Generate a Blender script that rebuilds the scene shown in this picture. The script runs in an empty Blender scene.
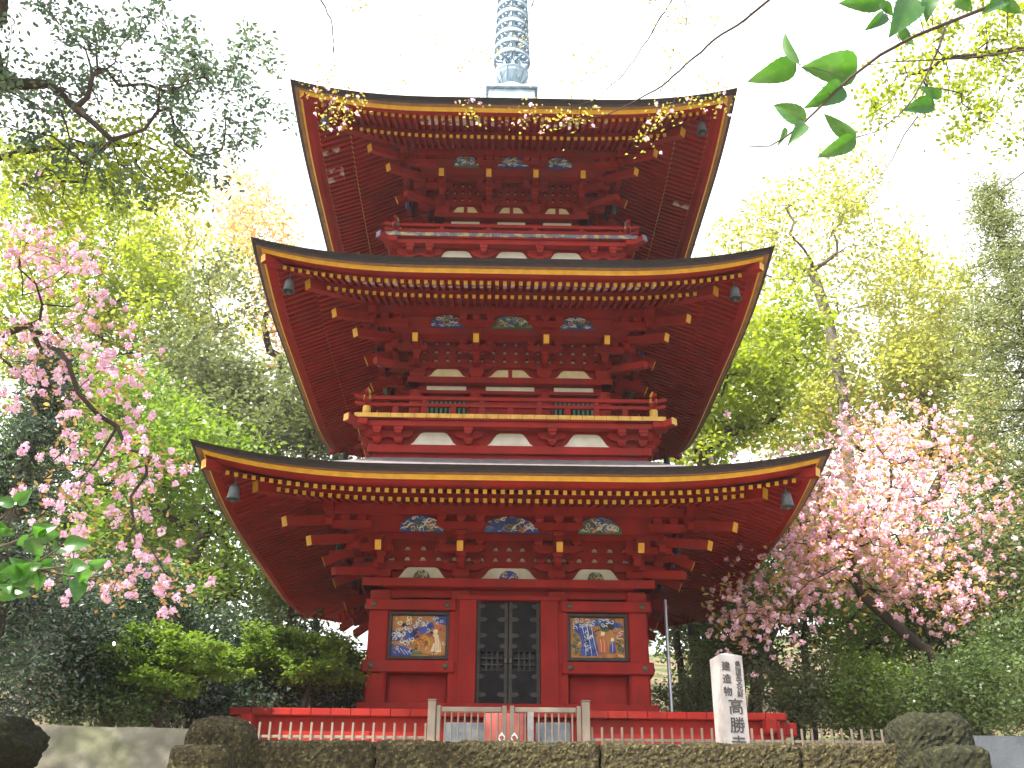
import bpy, math, random
import numpy as np
from mathutils import Matrix, Vector, noise as mnoise

SC = bpy.context.scene
COL = SC.collection
R = math.radians
EYE = 1.6                      # eye height above the lower ground
TER = 2.95                     # height of the terrace the pagoda stands on

# ------------------------------------------------------------------ camera
F_PX, PIT, ROLL, YAW = 1036.8, 0.4636, 0.0078, 0.0019
def _cam():
    cp, sp, cy, sy = math.cos(PIT), math.sin(PIT), math.cos(YAW), math.sin(YAW)
    fw = np.array([sy*cp, cy*cp, sp]); r = np.array([cy, -sy, 0.]); u = np.cross(r, fw)
    cr, sr = math.cos(ROLL), math.sin(ROLL)
    return fw, cr*r+sr*u, cr*u-sr*r
FW, RT, UP = _cam()
def at(px, py, Y):
    """point of the place that is seen in direction (px,py) at the distance Y in front of the eye"""
    d = FW + RT*((px-512)/F_PX) - UP*((py-384)/F_PX)
    p = d*(Y/d[1]); p[2] += EYE
    return p
def mpp(p):
    """metres per pixel at point p"""
    return float((np.array(p)-np.array([0, 0, EYE])) @ FW)/F_PX

cd = bpy.data.cameras.new('camera'); cam = bpy.data.objects.new('camera', cd); COL.objects.link(cam)
cam.matrix_world = Matrix(((RT[0], UP[0], -FW[0], 0), (RT[1], UP[1], -FW[1], 0), (RT[2], UP[2], -FW[2], EYE), (0, 0, 0, 1)))
cd.sensor_width = 36; cd.lens = F_PX/1024*36; cd.clip_start = .05; cd.clip_end = 3000
SC.camera = cam

# ------------------------------------------------------------------ light
SUN_AZ = (-0.70, -0.70)        # horizontal direction towards the sun (left, and behind the viewer)
SUN_EL = R(53)
n = math.hypot(*SUN_AZ)
sd = Vector((SUN_AZ[0]/n*math.cos(SUN_EL), SUN_AZ[1]/n*math.cos(SUN_EL), math.sin(SUN_EL)))
sl = bpy.data.lights.new('sun', 'SUN'); sl.energy = 4.2; sl.angle = R(.55); sl.color = (1, .955, .88)
so = bpy.data.objects.new('sun', sl); COL.objects.link(so); so.location = (-20, -10, 30)
so.rotation_euler = sd.to_track_quat('Z', 'Y').to_euler()
W = bpy.data.worlds.new('World'); SC.world = W; W.use_nodes = True
nt = W.node_tree; nt.nodes.clear()
sk = nt.nodes.new('ShaderNodeTexSky'); sk.sky_type = 'NISHITA'; sk.sun_disc = False
sk.sun_elevation = SUN_EL; sk.sun_rotation = math.atan2(SUN_AZ[0], SUN_AZ[1])
sk.dust_density = 4.0; sk.air_density = 1.0; sk.ozone_density = 1.0
bg = nt.nodes.new('ShaderNodeBackground'); bg.inputs[1].default_value = .15
ow = nt.nodes.new('ShaderNodeOutputWorld')
# thin bright high cloud over most of the sky
tc = nt.nodes.new('ShaderNodeTexCoord'); cn = nt.nodes.new('ShaderNodeTexNoise'); cn.inputs['Scale'].default_value = 1.6; cn.inputs['Detail'].default_value = 5
cr_ = nt.nodes.new('ShaderNodeMapRange'); cr_.inputs[1].default_value = .30; cr_.inputs[2].default_value = .55; cr_.inputs[3].default_value = .55; cr_.inputs[4].default_value = .95
cm = nt.nodes.new('ShaderNodeMix'); cm.data_type = 'RGBA'; cm.inputs[7].default_value = (5.2, 5.2, 5.35, 1)
nt.links.new(tc.outputs['Generated'], cn.inputs['Vector']); nt.links.new(cn.outputs['Fac'], cr_.inputs[0]); sx_ = nt.nodes.new('ShaderNodeSeparateXYZ'); nt.links.new(tc.outputs['Generated'], sx_.inputs[0])      # cloud thinned out behind the viewer to weaken the fill light on the pagoda
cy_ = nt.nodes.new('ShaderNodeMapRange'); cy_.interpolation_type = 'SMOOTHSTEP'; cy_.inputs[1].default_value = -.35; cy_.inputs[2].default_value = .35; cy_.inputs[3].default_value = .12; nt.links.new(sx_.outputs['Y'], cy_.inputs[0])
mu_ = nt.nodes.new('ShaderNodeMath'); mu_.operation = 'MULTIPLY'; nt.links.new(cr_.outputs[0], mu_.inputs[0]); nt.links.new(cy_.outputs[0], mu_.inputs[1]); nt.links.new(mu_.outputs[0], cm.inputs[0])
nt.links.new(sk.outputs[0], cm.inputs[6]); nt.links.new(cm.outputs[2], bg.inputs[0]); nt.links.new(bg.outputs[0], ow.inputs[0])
SC.view_settings.view_transform = 'Standard'; SC.view_settings.look = 'None'
SC.view_settings.gamma = 1; SC.view_settings.exposure = 1.72; SC.view_settings.use_curve_mapping = False

# ------------------------------------------------------------------ materials
MATS = {}
def material(name, c1, c2=None, scale=6., rough=.6, bump=0., bscale=40., spec=.4, metal=0., stretch=None, sharp=(.35, .65), c3=None, c3scale=1.5, c3sharp=(.55, .7)):
    m = bpy.data.materials.new(name); m.use_nodes = True; MATS[name] = m
    t = m.node_tree; b = t.nodes['Principled BSDF']
    b.inputs['Roughness'].default_value = rough; b.inputs['Metallic'].default_value = metal
    b.inputs['Specular IOR Level'].default_value = spec
    co = t.nodes.new('ShaderNodeTexCoord'); vec = co.outputs['Object']
    if stretch:
        mp = t.nodes.new('ShaderNodeMapping'); mp.inputs['Scale'].default_value = stretch
        t.links.new(vec, mp.inputs[0]); vec = mp.outputs[0]
    if c2 is None: c2 = tuple(x*.75 for x in c1)
    n1 = t.nodes.new('ShaderNodeTexNoise'); n1.inputs['Scale'].default_value = scale; n1.inputs['Detail'].default_value = 6
    t.links.new(vec, n1.inputs['Vector'])
    rp = t.nodes.new('ShaderNodeValToRGB'); rp.color_ramp.elements[0].position = sharp[0]; rp.color_ramp.elements[1].position = sharp[1]
    rp.color_ramp.elements[0].color = (*c1, 1); rp.color_ramp.elements[1].color = (*c2, 1)
    t.links.new(n1.outputs['Fac'], rp.inputs[0]); out = rp.outputs[0]
    if c3:
        n3 = t.nodes.new('ShaderNodeTexNoise'); n3.inputs['Scale'].default_value = c3scale; n3.inputs['Detail'].default_value = 8
        t.links.new(vec, n3.inputs['Vector'])
        r3 = t.nodes.new('ShaderNodeMapRange'); r3.inputs[1].default_value = c3sharp[0]; r3.inputs[2].default_value = c3sharp[1]
        t.links.new(n3.outputs['Fac'], r3.inputs[0])
        mx = t.nodes.new('ShaderNodeMix'); mx.data_type = 'RGBA'; mx.inputs[7].default_value = (*c3, 1)
        t.links.new(r3.outputs[0], mx.inputs[0]); t.links.new(out, mx.inputs[6]); out = mx.outputs[2]
    t.links.new(out, b.inputs['Base Color'])
    if bump:
        n2 = t.nodes.new('ShaderNodeTexNoise'); n2.inputs['Scale'].default_value = bscale; n2.inputs['Detail'].default_value = 8
        t.links.new(vec, n2.inputs['Vector'])
        bp = t.nodes.new('ShaderNodeBump'); bp.inputs['Strength'].default_value = bump; bp.inputs['Distance'].default_value = .02
        t.links.new(n2.outputs['Fac'], bp.inputs['Height']); t.links.new(bp.outputs[0], b.inputs['Normal'])
    return m

def leaf_material(name, cols, trans=.4, rough=.45, spec=.4):
    """leaves: colour by the per-leaf 'tint' attribute, part of the light passes through"""
    m = bpy.data.materials.new(name); m.use_nodes = True; MATS[name] = m
    t = m.node_tree; b = t.nodes['Principled BSDF']; o = t.nodes['Material Output']
    a = t.nodes.new('ShaderNodeAttribute'); a.attribute_name = 'tint'
    rp = t.nodes.new('ShaderNodeValToRGB'); els = rp.color_ramp.elements
    els[0].color = (*cols[0], 1); els[1].color = (*cols[-1], 1)
    for i, c in enumerate(cols[1:-1]):
        e = els.new((i+1)/(len(cols)-1)); e.color = (*c, 1)
    t.links.new(a.outputs['Fac'], rp.inputs[0])
    t.links.new(rp.outputs[0], b.inputs['Base Color'])
    b.inputs['Roughness'].default_value = rough; b.inputs['Specular IOR Level'].default_value = spec
    tr = t.nodes.new('ShaderNodeBsdfTranslucent'); mx = t.nodes.new('ShaderNodeMixShader'); mx.inputs[0].default_value = trans
    hs = t.nodes.new('ShaderNodeHueSaturation'); hs.inputs['Saturation'].default_value = 1.15; hs.inputs['Value'].default_value = 1.5
    t.links.new(rp.outputs[0], hs.inputs['Color']); t.links.new(hs.outputs[0], tr.inputs[0])
    t.links.new(b.outputs[0], mx.inputs[1]); t.links.new(tr.outputs[0], mx.inputs[2]); t.links.new(mx.outputs[0], o.inputs[0])
    return m

material('red_paint', (.275, .0175, .0115), (.21, .014, .010), scale=3.2, rough=.6, bump=.18, bscale=45, spec=.10, c3=(.18, .019, .012), c3scale=1.5, c3sharp=(.5, .72), stretch=(1, 1, .55))
material('worn_red', (.275, .0175, .0115), (.21, .014, .010), scale=3.5, rough=.6, bump=.15, bscale=60, spec=.3, c3=(.50, .40, .36), c3scale=5., c3sharp=(.45, .52))
material('gold_paint', (.66, .35, .02), (.54, .27, .015), scale=9, rough=.5, bump=.1, spec=.4)
material('pale_gold', (.60, .34, .045), (.44, .24, .03), scale=9, rough=.5)
material('worn_gold', (.14, .125, .15), (.10, .09, .115), scale=5, rough=.6, c3=(.36, .26, .11), c3scale=9, c3sharp=(.52, .6))
material('plaster', (.62, .58, .46), (.50, .46, .36), scale=5, rough=.85, bump=.1)
material('bark_roof', (.040, .029, .028), (.024, .018, .018), scale=9, rough=.8, bump=.5, bscale=35, stretch=(1, 1, 6))
material('roof_shingle', (.20, .19, .19), (.12, .11, .11), scale=7, rough=.55, bump=.4, bscale=30)
material('eave_wood', (.30, .15, .06), (.20, .10, .045), scale=6, rough=.7, bump=.2)
material('dark_wood', (.035, .022, .016), (.02, .014, .012), scale=8, rough=.6)
material('black_door', (.007, .007, .008), (.014, .013, .013), scale=8, rough=.7, spec=.15)
material('door_metal', (.055, .052, .040), (.034, .034, .027), scale=14, rough=.6, spec=.2)
material('verdigris', (.40, .50, .57), (.24, .34, .43), scale=5, rough=.45, metal=.1, c3=(.60, .69, .73), c3scale=4)
material('bell_bronze', (.13, .15, .15), (.09, .10, .10), scale=9, rough=.55, metal=.4)
material('boss_bronze', (.10, .09, .05), (.06, .06, .04), scale=9, rough=.5, metal=.5)
material('blue', (.03, .07, .30), (.02, .04, .20), scale=9, rough=.6)
material('sky_blue', (.10, .20, .42), (.06, .13, .33), scale=9, rough=.6)
material('white_paint', (.66, .66, .62), (.52, .52, .48), scale=9, rough=.6)
material('ochre', (.42, .20, .04), (.32, .13, .03), scale=9, rough=.6)
material('orange', (.46, .12, .03), (.34, .08, .02), scale=9, rough=.6)
material('leaf_green_paint', (.07, .16, .09), (.05, .11, .07), scale=9, rough=.6)
material('black_paint', (.012, .012, .018), (.02, .02, .025), scale=9, rough=.6)
material('cream', (.68, .58, .36), (.58, .48, .28), scale=9, rough=.6)

# ------------------------------------------------------------------ mesh helpers
class MB:
    """collects shapes; build() links them as ONE mesh object"""
    def __init__(s): s.v = []; s.f = []; s.m = []; s.mats = []
    def mi(s, mat):
        if mat not in s.mats: s.mats.append(mat)
        return s.mats.index(mat)
    def poly(s, verts, faces, mat, facemats=None):
        o = len(s.v); s.v += [tuple(p) for p in verts]
        for i, f in enumerate(faces):
            s.f.append(tuple(o+j for j in f)); s.m.append(s.mi(facemats[i] if facemats else mat))
    def hexa(s, v8, mat, fm=None):
        # v8: bottom 4 (ccw), top 4 ; faces bottom, top, side01, side12, side23, side30
        s.poly(v8, [(3, 2, 1, 0), (4, 5, 6, 7), (0, 1, 5, 4), (1, 2, 6, 5), (2, 3, 7, 6), (3, 0, 4, 7)], mat, fm)
    def box(s, x0, x1, y0, y1, z0, z1, mat, tx=0, ty=0):
        # tx, ty: how much the bottom is narrower on each side
        s.hexa([(x0+tx, y0+ty, z0), (x1-tx, y0+ty, z0), (x1-tx, y1-ty, z0), (x0+tx, y1-ty, z0),
                (x0, y0, z1), (x1, y0, z1), (x1, y1, z1), (x0, y1, z1)], mat)
    def bbox(s, x0, x1, y0, y1, z0, z1, mat, b=.008):
        """box with chamfered edges"""
        b = min(b, (x1-x0)*.3, (y1-y0)*.3, (z1-z0)*.3)
        vs = []
        for zz, i in ((z0, b), (z0+b, 0), (z1-b, 0), (z1, b)):
            vs += [(x0+i+b*(i == 0), y0+i, zz), (x1-i-b*(i == 0), y0+i, zz), (x1-i, y0+i+b*(i == 0), zz), (x1-i, y1-i-b*(i == 0), zz),
                   (x1-i-b*(i == 0), y1-i, zz), (x0+i+b*(i == 0), y1-i, zz), (x0+i, y1-i-b*(i == 0), zz), (x0+i, y0+i+b*(i == 0), zz)]
        fs = [(7, 6, 5, 4, 3, 2, 1, 0), (24, 25, 26, 27, 28, 29, 30, 31)]
        for l in range(3):
            for k in range(8): a = l*8+k; c = l*8+(k+1) % 8; fs.append((a, c, c+8, a+8))
        s.poly(vs, fs, mat)
    def beam(s, p0, p1, w, h, mat, end0=None, end1=None, up=(0, 0, 1)):
        p0 = Vector(p0); p1 = Vector(p1); d = (p1-p0).normalized()
        sx = d.cross(Vector(up)); sx.normalize(); uz = sx.cross(d)
        vs = []
        for p in (p0, p1):
            for a, b in ((-1, -1), (1, -1), (1, 1), (-1, 1)): vs.append(p+sx*(a*w/2)+uz*(b*h/2))
        s.poly(vs, [(0, 1, 2, 3), (7, 6, 5, 4), (1, 0, 4, 5), (2, 1, 5, 6), (3, 2, 6, 7), (0, 3, 7, 4)], mat,
               [end0 or mat, end1 or mat, mat, mat, mat, mat])
    def lathe(s, prof, mat, c=(0, 0, 0), n=20, cap=True):
        o = []; fs = []
        for r, z in prof:
            for k in range(n): a = 2*math.pi*k/n; o.append((c[0]+r*math.cos(a), c[1]+r*math.sin(a), c[2]+z))
        for l in range(len(prof)-1):
            for k in range(n): a = l*n+k; b = l*n+(k+1) % n; fs.append((a, b, b+n, a+n))
        if cap: fs.append(tuple(range(n-1, -1, -1))); fs.append(tuple(range((len(prof)-1)*n, len(prof)*n)))
        s.poly(o, fs, mat)
    def prism(s, pts, y0, y1, mat, back=True):
        """outline in x,z extruded from y0 (front) to y1"""
        k = len(pts); vs = [(x, y0, z) for x, z in pts]+[(x, y1, z) for x, z in pts]
        fs = [tuple(range(k)), tuple(range(2*k-1, k-1, -1))]
        for i in range(k): j = (i+1) % k; fs.append((i, i+k, j+k, j))
        s.poly(vs, fs, mat)
    def tube(s, pts, rad, mat, n=6):
        pts = [Vector(p) for p in pts]; vs = []; fs = []
        for i, p in enumerate(pts):
            d = (pts[min(i+1, len(pts)-1)]-pts[max(i-1, 0)]).normalized()
            a = d.cross(Vector((0, 0, 1))) if abs(d.z) < .95 else d.cross(Vector((1, 0, 0)))
            a.normalize(); b = d.cross(a); r = rad[i] if hasattr(rad, '__len__') else rad
            for k in range(n): t = 2*math.pi*k/n; vs.append(p+a*(r*math.cos(t))+b*(r*math.sin(t)))
        for i in range(len(pts)-1):
            for k in range(n): q = i*n+k; w = i*n+(k+1) % n; fs.append((q, w, w+n, q+n))
        fs.append(tuple(range(n))); fs.append(tuple(range(len(vs)-1, len(vs)-1-n, -1)))
        s.poly(vs, fs, mat)
    def mesh(s, name):
        m = bpy.data.meshes.new(name); m.from_pydata([tuple(p) for p in s.v], [], s.f)
        for q in s.mats: m.materials.append(MATS[q])
        m.polygons.foreach_set('material_index', s.m); m.update()
        import bmesh
        bm = bmesh.new(); bm.from_mesh(m); bmesh.ops.recalc_face_normals(bm, faces=bm.faces); bm.to_mesh(m); bm.free()
        return m
    def build(s, name, parent=None, smooth=False):
        m = s.mesh(name)
        if smooth: smooth_by_angle(m)
        return link(name, m, parent)
def smooth_by_angle(m, ang=40):
    m.polygons.foreach_set('use_smooth', [True]*len(m.polygons))
    try: m.set_sharp_from_angle(angle=R(ang))
    except Exception: pass
def link(name, data, parent=None):
    o = bpy.data.objects.new(name, data); COL.objects.link(o)
    if parent: o.parent = parent
    return o
def tag(o, label=None, cat=None, group=None, kind=None):
    if label: o['label'] = label
    if cat: o['category'] = cat
    if group: o['group'] = group
    if kind: o['kind'] = kind
    return o
def empty(name, loc=(0, 0, 0), rz=0):
    o = link(name, None); o.location = loc; o.rotation_euler = (0, 0, rz); o.empty_display_size = .3
    return o
def dup(o, parent=None, rz=None, loc=None, deep=True):
    c = o.copy(); COL.objects.link(c); c.parent = parent
    if rz is not None: c.rotation_euler.z = rz
    if loc is not None: c.location = loc
    if deep:
        for ch in list(o.children): dup(ch, c)
    return c
# ================================================================== the pagoda
PAG = empty('pagoda', (-.026, 17.596, TER), .0146)
tag(PAG, 'red three storeyed wooden pagoda with bark roofs, gold trim and a ringed bronze finial', 'pagoda')
HALF = math.pi/2
def four(o):
    """the same part on the other three sides"""
    for k in (1, 2, 3): dup(o, PAG, rz=k*HALF)
    return o

# per storey: wall half width, column half spacing, wall top z, purlin offset d, purlin bottom z, base rafter tip (d,z), flying tip (d,z), rim half width, rim top z, rise, roof inner (d,z)
ST = [dict(hw=2.0, cx=.735, co=1.94, zb=.90, zt=3.04, dp=2.70, zp=3.86, bt=(3.55, 3.80), ft=(4.08, 3.735), rw=4.44, rz=3.99, rise=.325, ri=(1.9, 5.20)),
      dict(hw=1.66, cx=.585, co=1.60, zb=5.68, zt=6.70, dp=2.34, zp=7.56, bt=(3.20, 7.42), ft=(3.74, 7.345), rw=4.10, rz=7.575, rise=.32, ri=(1.65, 8.86)),
      dict(hw=1.37, cx=.435, co=1.31, zb=9.22, zt=10.34, dp=2.04, zp=11.19, bt=(2.94, 10.92), ft=(3.49, 10.88), rw=3.876, rz=11.0, rise=.33, ri=(.45, 13.95))]
def risef(s): s = abs(s); return max(0., (s-.33)/.67)**2.4 if s > .33 else 0.

def roof(i, S):
    dp, rw, rise, hz = S['dp'], S['rw'], S['rise'], S['rz']
    def up(x, d): return rise*risef(x/max(d, .01))*min(1.15, max(0., (d-dp)/(rw-dp)))
    # --- bark covering, curved like a saddle
    mb = MB(); N = 36; M = 12; di, zi = S['ri']
    for k in range(4):
        c, s_ = math.cos(k*HALF), math.sin(k*HALF); vs = []; fs = []
        for b in range(M+1):
            v = b/M; d = rw+(di-rw)*v
            z = hz+(zi-hz)*(.62*v+.38*v**2.2 if i < 2 else .60*v+.40*v**2.2)
            for a in range(N+1):
                u = -1+2*a/N; x = u*d; y = -d; zz = z+rise*risef(u)*(1-v)**2.2
                vs.append((x*c-y*s_, x*s_+y*c, zz))
        for b in range(M):
            for a in range(N): q = b*(N+1)+a; fs.append((q, q+1, q+N+2, q+N+1))
        mb.poly(vs, fs, 'roof_shingle')
    # hidden deck below, so that the roof has a thickness
    rf = mb.build('roof', PAG, smooth=True)
    # --- rim of layered bark, gold band, red eave board (swept round the four sides)
    def sweep(name, prof, mats):
        q = MB(); K = len(prof); vs = []; fs = []; fm = []
        xs = [-1+2*a/56 for a in range(57)]
        for u in xs:
            for d, z in prof: vs.append((u*d, -d, z+rise*risef(u)))
        for a in range(56):
            for j in range(K):
                j2 = (j+1) % K; fs.append((a*K+j, (a+1)*K+j, (a+1)*K+j2, a*K+j2)); fm.append(mats[j])
        q.poly(vs, fs, None, fm); o = q.build(name, rf)
        for k in (1, 2, 3): dup(o, rf, rz=k*HALF)
        return o
    t = .088 if i == 0 else .10
    sweep('bark_rim', [(rw-.002, hz+.002), (rw-.055, hz-t*.42), (rw-.062, hz-t*.43), (rw-.075, hz-t), (rw-.225, hz-t-.004), (rw-.30, hz-.02)],
          ['bark_roof', 'bark_roof', 'bark_roof', 'eave_wood', 'bark_roof', 'bark_roof'])
    sweep('gold_band', [(rw-.145, hz-t-.007), (rw-.19, hz-t-.066), (rw-.29, hz-t-.07), (rw-.29, hz-t-.008)], ['gold_paint', 'red_paint', 'red_paint', 'red_paint'])
    sweep('eave_board', [(rw-.205, hz-t-.070), (S['ft'][0]+.03, S['ft'][1]+.028), (rw-.42, S['ft'][1]+.05), (rw-.41, max(hz-t-.05, S['ft'][1]+.08))], ['red_paint']*4)
    # --- two rows of rafters a side
    bt, ft = S['bt'], S['ft']; w, h = .057, .061
    pt = S['zp']+.16                                  # top of the purlin
    sl = (pt+h/2-bt[1])/(bt[0]-dp)                    # slope of the lower rafters
    pitch = .1235 if i == 0 else .124
    q = MB(); nb = int((bt[0]-.10)/pitch)
    d_in = S['hw']-.1
    def zb(d): return bt[1]+sl*(bt[0]-d)
    for a in range(-nb, nb+1):
        x = (a+.0)*pitch; d0 = max(d_in, abs(x)+.03); d1 = bt[0]
        if d1-d0 < .08: continue
        q.beam((x, -d0, zb(d0)+up(x, d0)), (x, -d1, bt[1]+up(x, d1)), w, h, 'red_paint', end1='gold_paint')
    q.build('rafter_row', rf); base = rf.children[-1]
    for k in (1, 2, 3): dup(base, rf, rz=k*HALF)
    q = MB(); nf = int((ft[0]-.12)/pitch); dk = bt[0]-.16
    zk = zb(dk)+h/2+.09+h/2                            # flying rafters ride on the kioi beam
    def zf(d): return ft[1]+(zk-ft[1])*(ft[0]-d)/(ft[0]-dk)
    rnd = random.Random(40+i)
    for side in (0, 1):
     if side: q = MB()
     for a in range(-nf, nf+1):
        x = a*pitch; d0 = max(dk-.25, abs(x)+.03); d1 = ft[0]
        if d1-d0 < .06: continue
        worn = (i > 0 and abs(x) < (2.7 if i == 1 else 2.0)*rnd.uniform(.75, 1.1)) if side == 0 else (i == 2 and abs(x) < 2.6 and rnd.random() < .16)
        dm = max(d0+.01, d1-.30)
        q.beam((x, -d0, zf(d0)+up(x, d0)), (x, -dm, zf(dm)+up(x, dm)), w, h, 'red_paint')
        q.beam((x, -dm, zf(dm)+up(x, dm)), (x, -d1, zf(d1)+up(x, d1)), w, h, 'worn_red' if worn else 'red_paint', end1='gold_paint')
     fl = q.build('rafter_row', rf)
    for k in (2, 3): dup(fl, rf, rz=k*HALF)
    fl.rotation_euler.z = HALF
    # --- boards above the rafters and the beam on the lower rafter ends
    q = MB(); xs = [-1+2*a/40 for a in range(41)]
    def strip(prof, mat):
        K = len(prof); vs = []; fs = []
        for u in xs:
            for d, z in prof: vs.append((u*d, -d, z+up(u*d, d)))
        for a in range(40):
            for j in range(K-1): fs.append((a*K+j, (a+1)*K+j, (a+1)*K+j+1, a*K+j+1))
        q.poly(vs, fs, mat)
    strip([(d_in-.3, zb(d_in-.3)+h/2+.004), (bt[0]-.04, zb(bt[0]-.04)+h/2+.004)], 'red_paint')
    strip([(dk-.3, zf(dk-.3)+h/2+.004), (rw-.27, zf(rw-.27)+h/2+.004)], 'red_paint')
    strip([(bt[0]-.17, zb(bt[0]-.17)+h/2-.005), (bt[0]-.05, zb(bt[0]-.05)+h/2-.005), (bt[0]-.05, zf(bt[0]-.05)-h/2+.004), (bt[0]-.17, zf(bt[0]-.17)-h/2+.004), (bt[0]-.17, zb(bt[0]-.17)+h/2-.005)], 'red_paint')
    sof = q.build('soffit_board', rf)
    for k in (1, 2, 3): dup(sof, rf, rz=k*HALF)
    # --- hip rafters on the diagonal
    q = MB()
    a0 = d_in; a1 = bt[0]+.10
    q.beam((-a0, -a0, zb(a0)), (-a1, -a1, zb(a1)+rise*min(1, (a1-dp)/(rw-dp))-.02), .14, .16, 'red_paint', end1='gold_paint')
    b0 = dk-.25; b1 = rw-.19
    q.beam((-b0, -b0, zf(b0)+rise*max(0, (b0-dp)/(rw-dp))+.01), (-b1, -b1, S['ft'][1]+rise-.035), .12, .12, 'red_paint', end1='gold_paint')
    hp = q.build('hip_rafter', rf)
    for k in (1, 2, 3): dup(hp, rf, rz=k*HALF)
    return rf

def masu(mb, x, d, z, w=.15, h=.09, mat='red_paint', dx=0):
    """small bearing block, undercut below"""
    mb.box(x-w/2, x+w/2, -d-w/2, -d+w/2, z+h*.45, z+h, mat)
    mb.box(x-w/2, x+w/2, -d-w/2, -d+w/2, z, z+h*.45, mat, tx=.035, ty=.035)
def arm(mb, x, d, z, L, h=.11, w=.10, mat='red_paint'):
    """lateral bracket arm with curved lower ends"""
    k = L/2; pts = [(x-k, z+h), (x-k, z+h*.45), (x-k+.05, z+h*.16), (x-k+.12, z), (x+k-.12, z), (x+k-.05, z+h*.16), (x+k, z+h*.45), (x+k, z+h)]
    mb.prism(pts, -d-w/2, -d+w/2, mat)
def arm_out(mb, x, d0, d1, z, h=.11, w=.10, mat='red_paint'):
    pts = [(d0, z), (d1-.12, z), (d1-.05, z+h*.16), (d1, z+h*.45), (d1, z+h), (d0, z+h)]
    k = len(pts); vs = [(x-w/2, -d, zz) for d, zz in pts]+[(x+w/2, -d, zz) for d, zz in pts]
    mb.poly(vs, [tuple(range(k)), tuple(range(2*k-1, k-1, -1))]+[(j, j+k, (j+1) % k+k, (j+1) % k) for j in range(k)], mat)

def brackets(i, S):
    """bracket sets: one mesh for a plain column, one for a corner"""
    hw, zt, dp, zp = S['hw'], S['zt'], S['dp'], S['zp']; H = zp-zt; s1 = hw+.32; s2 = dp; sp = .19 if i == 0 else (.165 if i == 1 else .135)
    wa = .74 if i == 0 else (.62 if i == 1 else .5)
    def core(mb):
        masu(mb, 0, hw, zt+.004, .25, .16)                     # big block on the column
        arm(mb, 0, hw+.03, zt+.165, wa*.9)
        arm_out(mb, 0, hw-.1, s1+.08, zt+.165)
        for x in (-sp*1.25, 0, sp*1.25): masu(mb, x, hw+.03, zt+.277, .14, .075)
        masu(mb, 0, s1, zt+.277)
        arm(mb, 0, s1, zt+.37, wa); arm_out(mb, 0, hw-.1, s2+.09, zt+.371)
        for x in (-wa/2+.08, 0, wa/2-.08): masu(mb, x, s1, zt+.483, .135, .085)
        masu(mb, 0, s2, zt+.483)
        arm(mb, 0, s2, zt+H-.215, wa)
        for x in (-wa/2+.08, 0, wa/2-.08): masu(mb, x, s2, zt+H-.102, .135, .098)
    tz = S['tz']; td = s2+.16
    b = MB(); core(b); bs = b.mesh('bracket_set')
    t = MB()
    t.beam((0, -hw+.1, tz+(td-hw)*.42+.04), (0, -td, tz), .095, .15, 'red_paint'); t.beam((0, -td, tz), (0, -td-.012, tz-.005), .094, .149, 'gold_paint'); tl = t.mesh('tail_rafter')
    # column sets
    for k in range(4):
        for x in (-S['cx'], S['cx']):
            o = link('bracket_set', bs, PAG); o.rotation_euler.z = k*HALF
            c, s_ = math.cos(k*HALF), math.sin(k*HALF); o.location = (x*c, x*s_, 0)
            link('tail_rafter', tl, o)
    # corner set: arms both ways and three members on the diagonal
    b = MB(); e = S['co']; n = hw
    masu(b, -e, e, zt+.004, .27, .16)
    def both(f):
        f(lambda x, d, z: (x, -d, z)); f(lambda x, d, z: (-d, x, z))
    def bx(P, x0, x1, d0, d1, z0, z1):
        v = [P(x0, d0, z0), P(x1, d0, z0), P(x1, d1, z0), P(x0, d1, z0), P(x0, d0, z1), P(x1, d0, z1), P(x1, d1, z1), P(x0, d1, z1)]; b.hexa(v, 'red_paint')
    def side(P):
        for lv, (d, z, L) in enumerate(((n+.03, zt+.165, .42), (s1, zt+.37, .55), (s2, zt+H-.215, .62))):
            x0 = -d-.16; x1 = -d+L
            bx(P, x0, x1, d-.05, d+.05, z, z+.11)
            for x in ([-d+.02] if lv == 0 else [-d, -d+sp*1.2, -d+sp*2.5]): bx(P, x-.065, x+.065, d-.066, d+.066, z+.113, z+.205)
        bx(P, -e-.05, -e+.05, n-.2, s1+.1, zt+.166, zt+.275); bx(P, -e-.05, -e+.05, n-.2, s2+.09, zt+.372, zt+.48)
        bx(P, -e-.07, -e+.07, s1-.07, s1+.07, zt+.28, zt+.36)
        # tail rafter of the face at the corner column
        v0 = Vector(P(-e, hw-.1, tz+(td-hw)*.42+.04)); v1 = Vector(P(-e, td, tz)); b.beam(v0, v1, .095, .15, 'red_paint'); b.beam(v1, v1+(v1-v0).normalized()*.012, .09, .145, 'gold_paint')
    both(side)
    bx(lambda x, d, z: (x, -d, z), -s2-.07, -s2+.07, s2-.07, s2+.07, zp-.11, zp+.30)      # upright block under the hip rafter
    cn = b.build('corner_bracket_set', PAG)
    for a, z, g in ((s2+.24, tz+.02, 1), (s2+.56, tz+.20, 1), (s1+.28, tz-.33, 0)):
        q = MB(); i0 = hw-.25
        A = Vector((-i0, -i0, z+(a-i0)*.40)) if g else Vector((-i0, -i0, z+(a-i0)*.28)); B = Vector((-a, -a, z))
        q.beam(A, B, .105, .135 if g else .115, 'red_paint')
        if g: q.beam(B, B+(B-A).normalized()*.012, .108, .14, 'gold_paint')
        q.build('tail_rafter', cn)
    four(cn)

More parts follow.
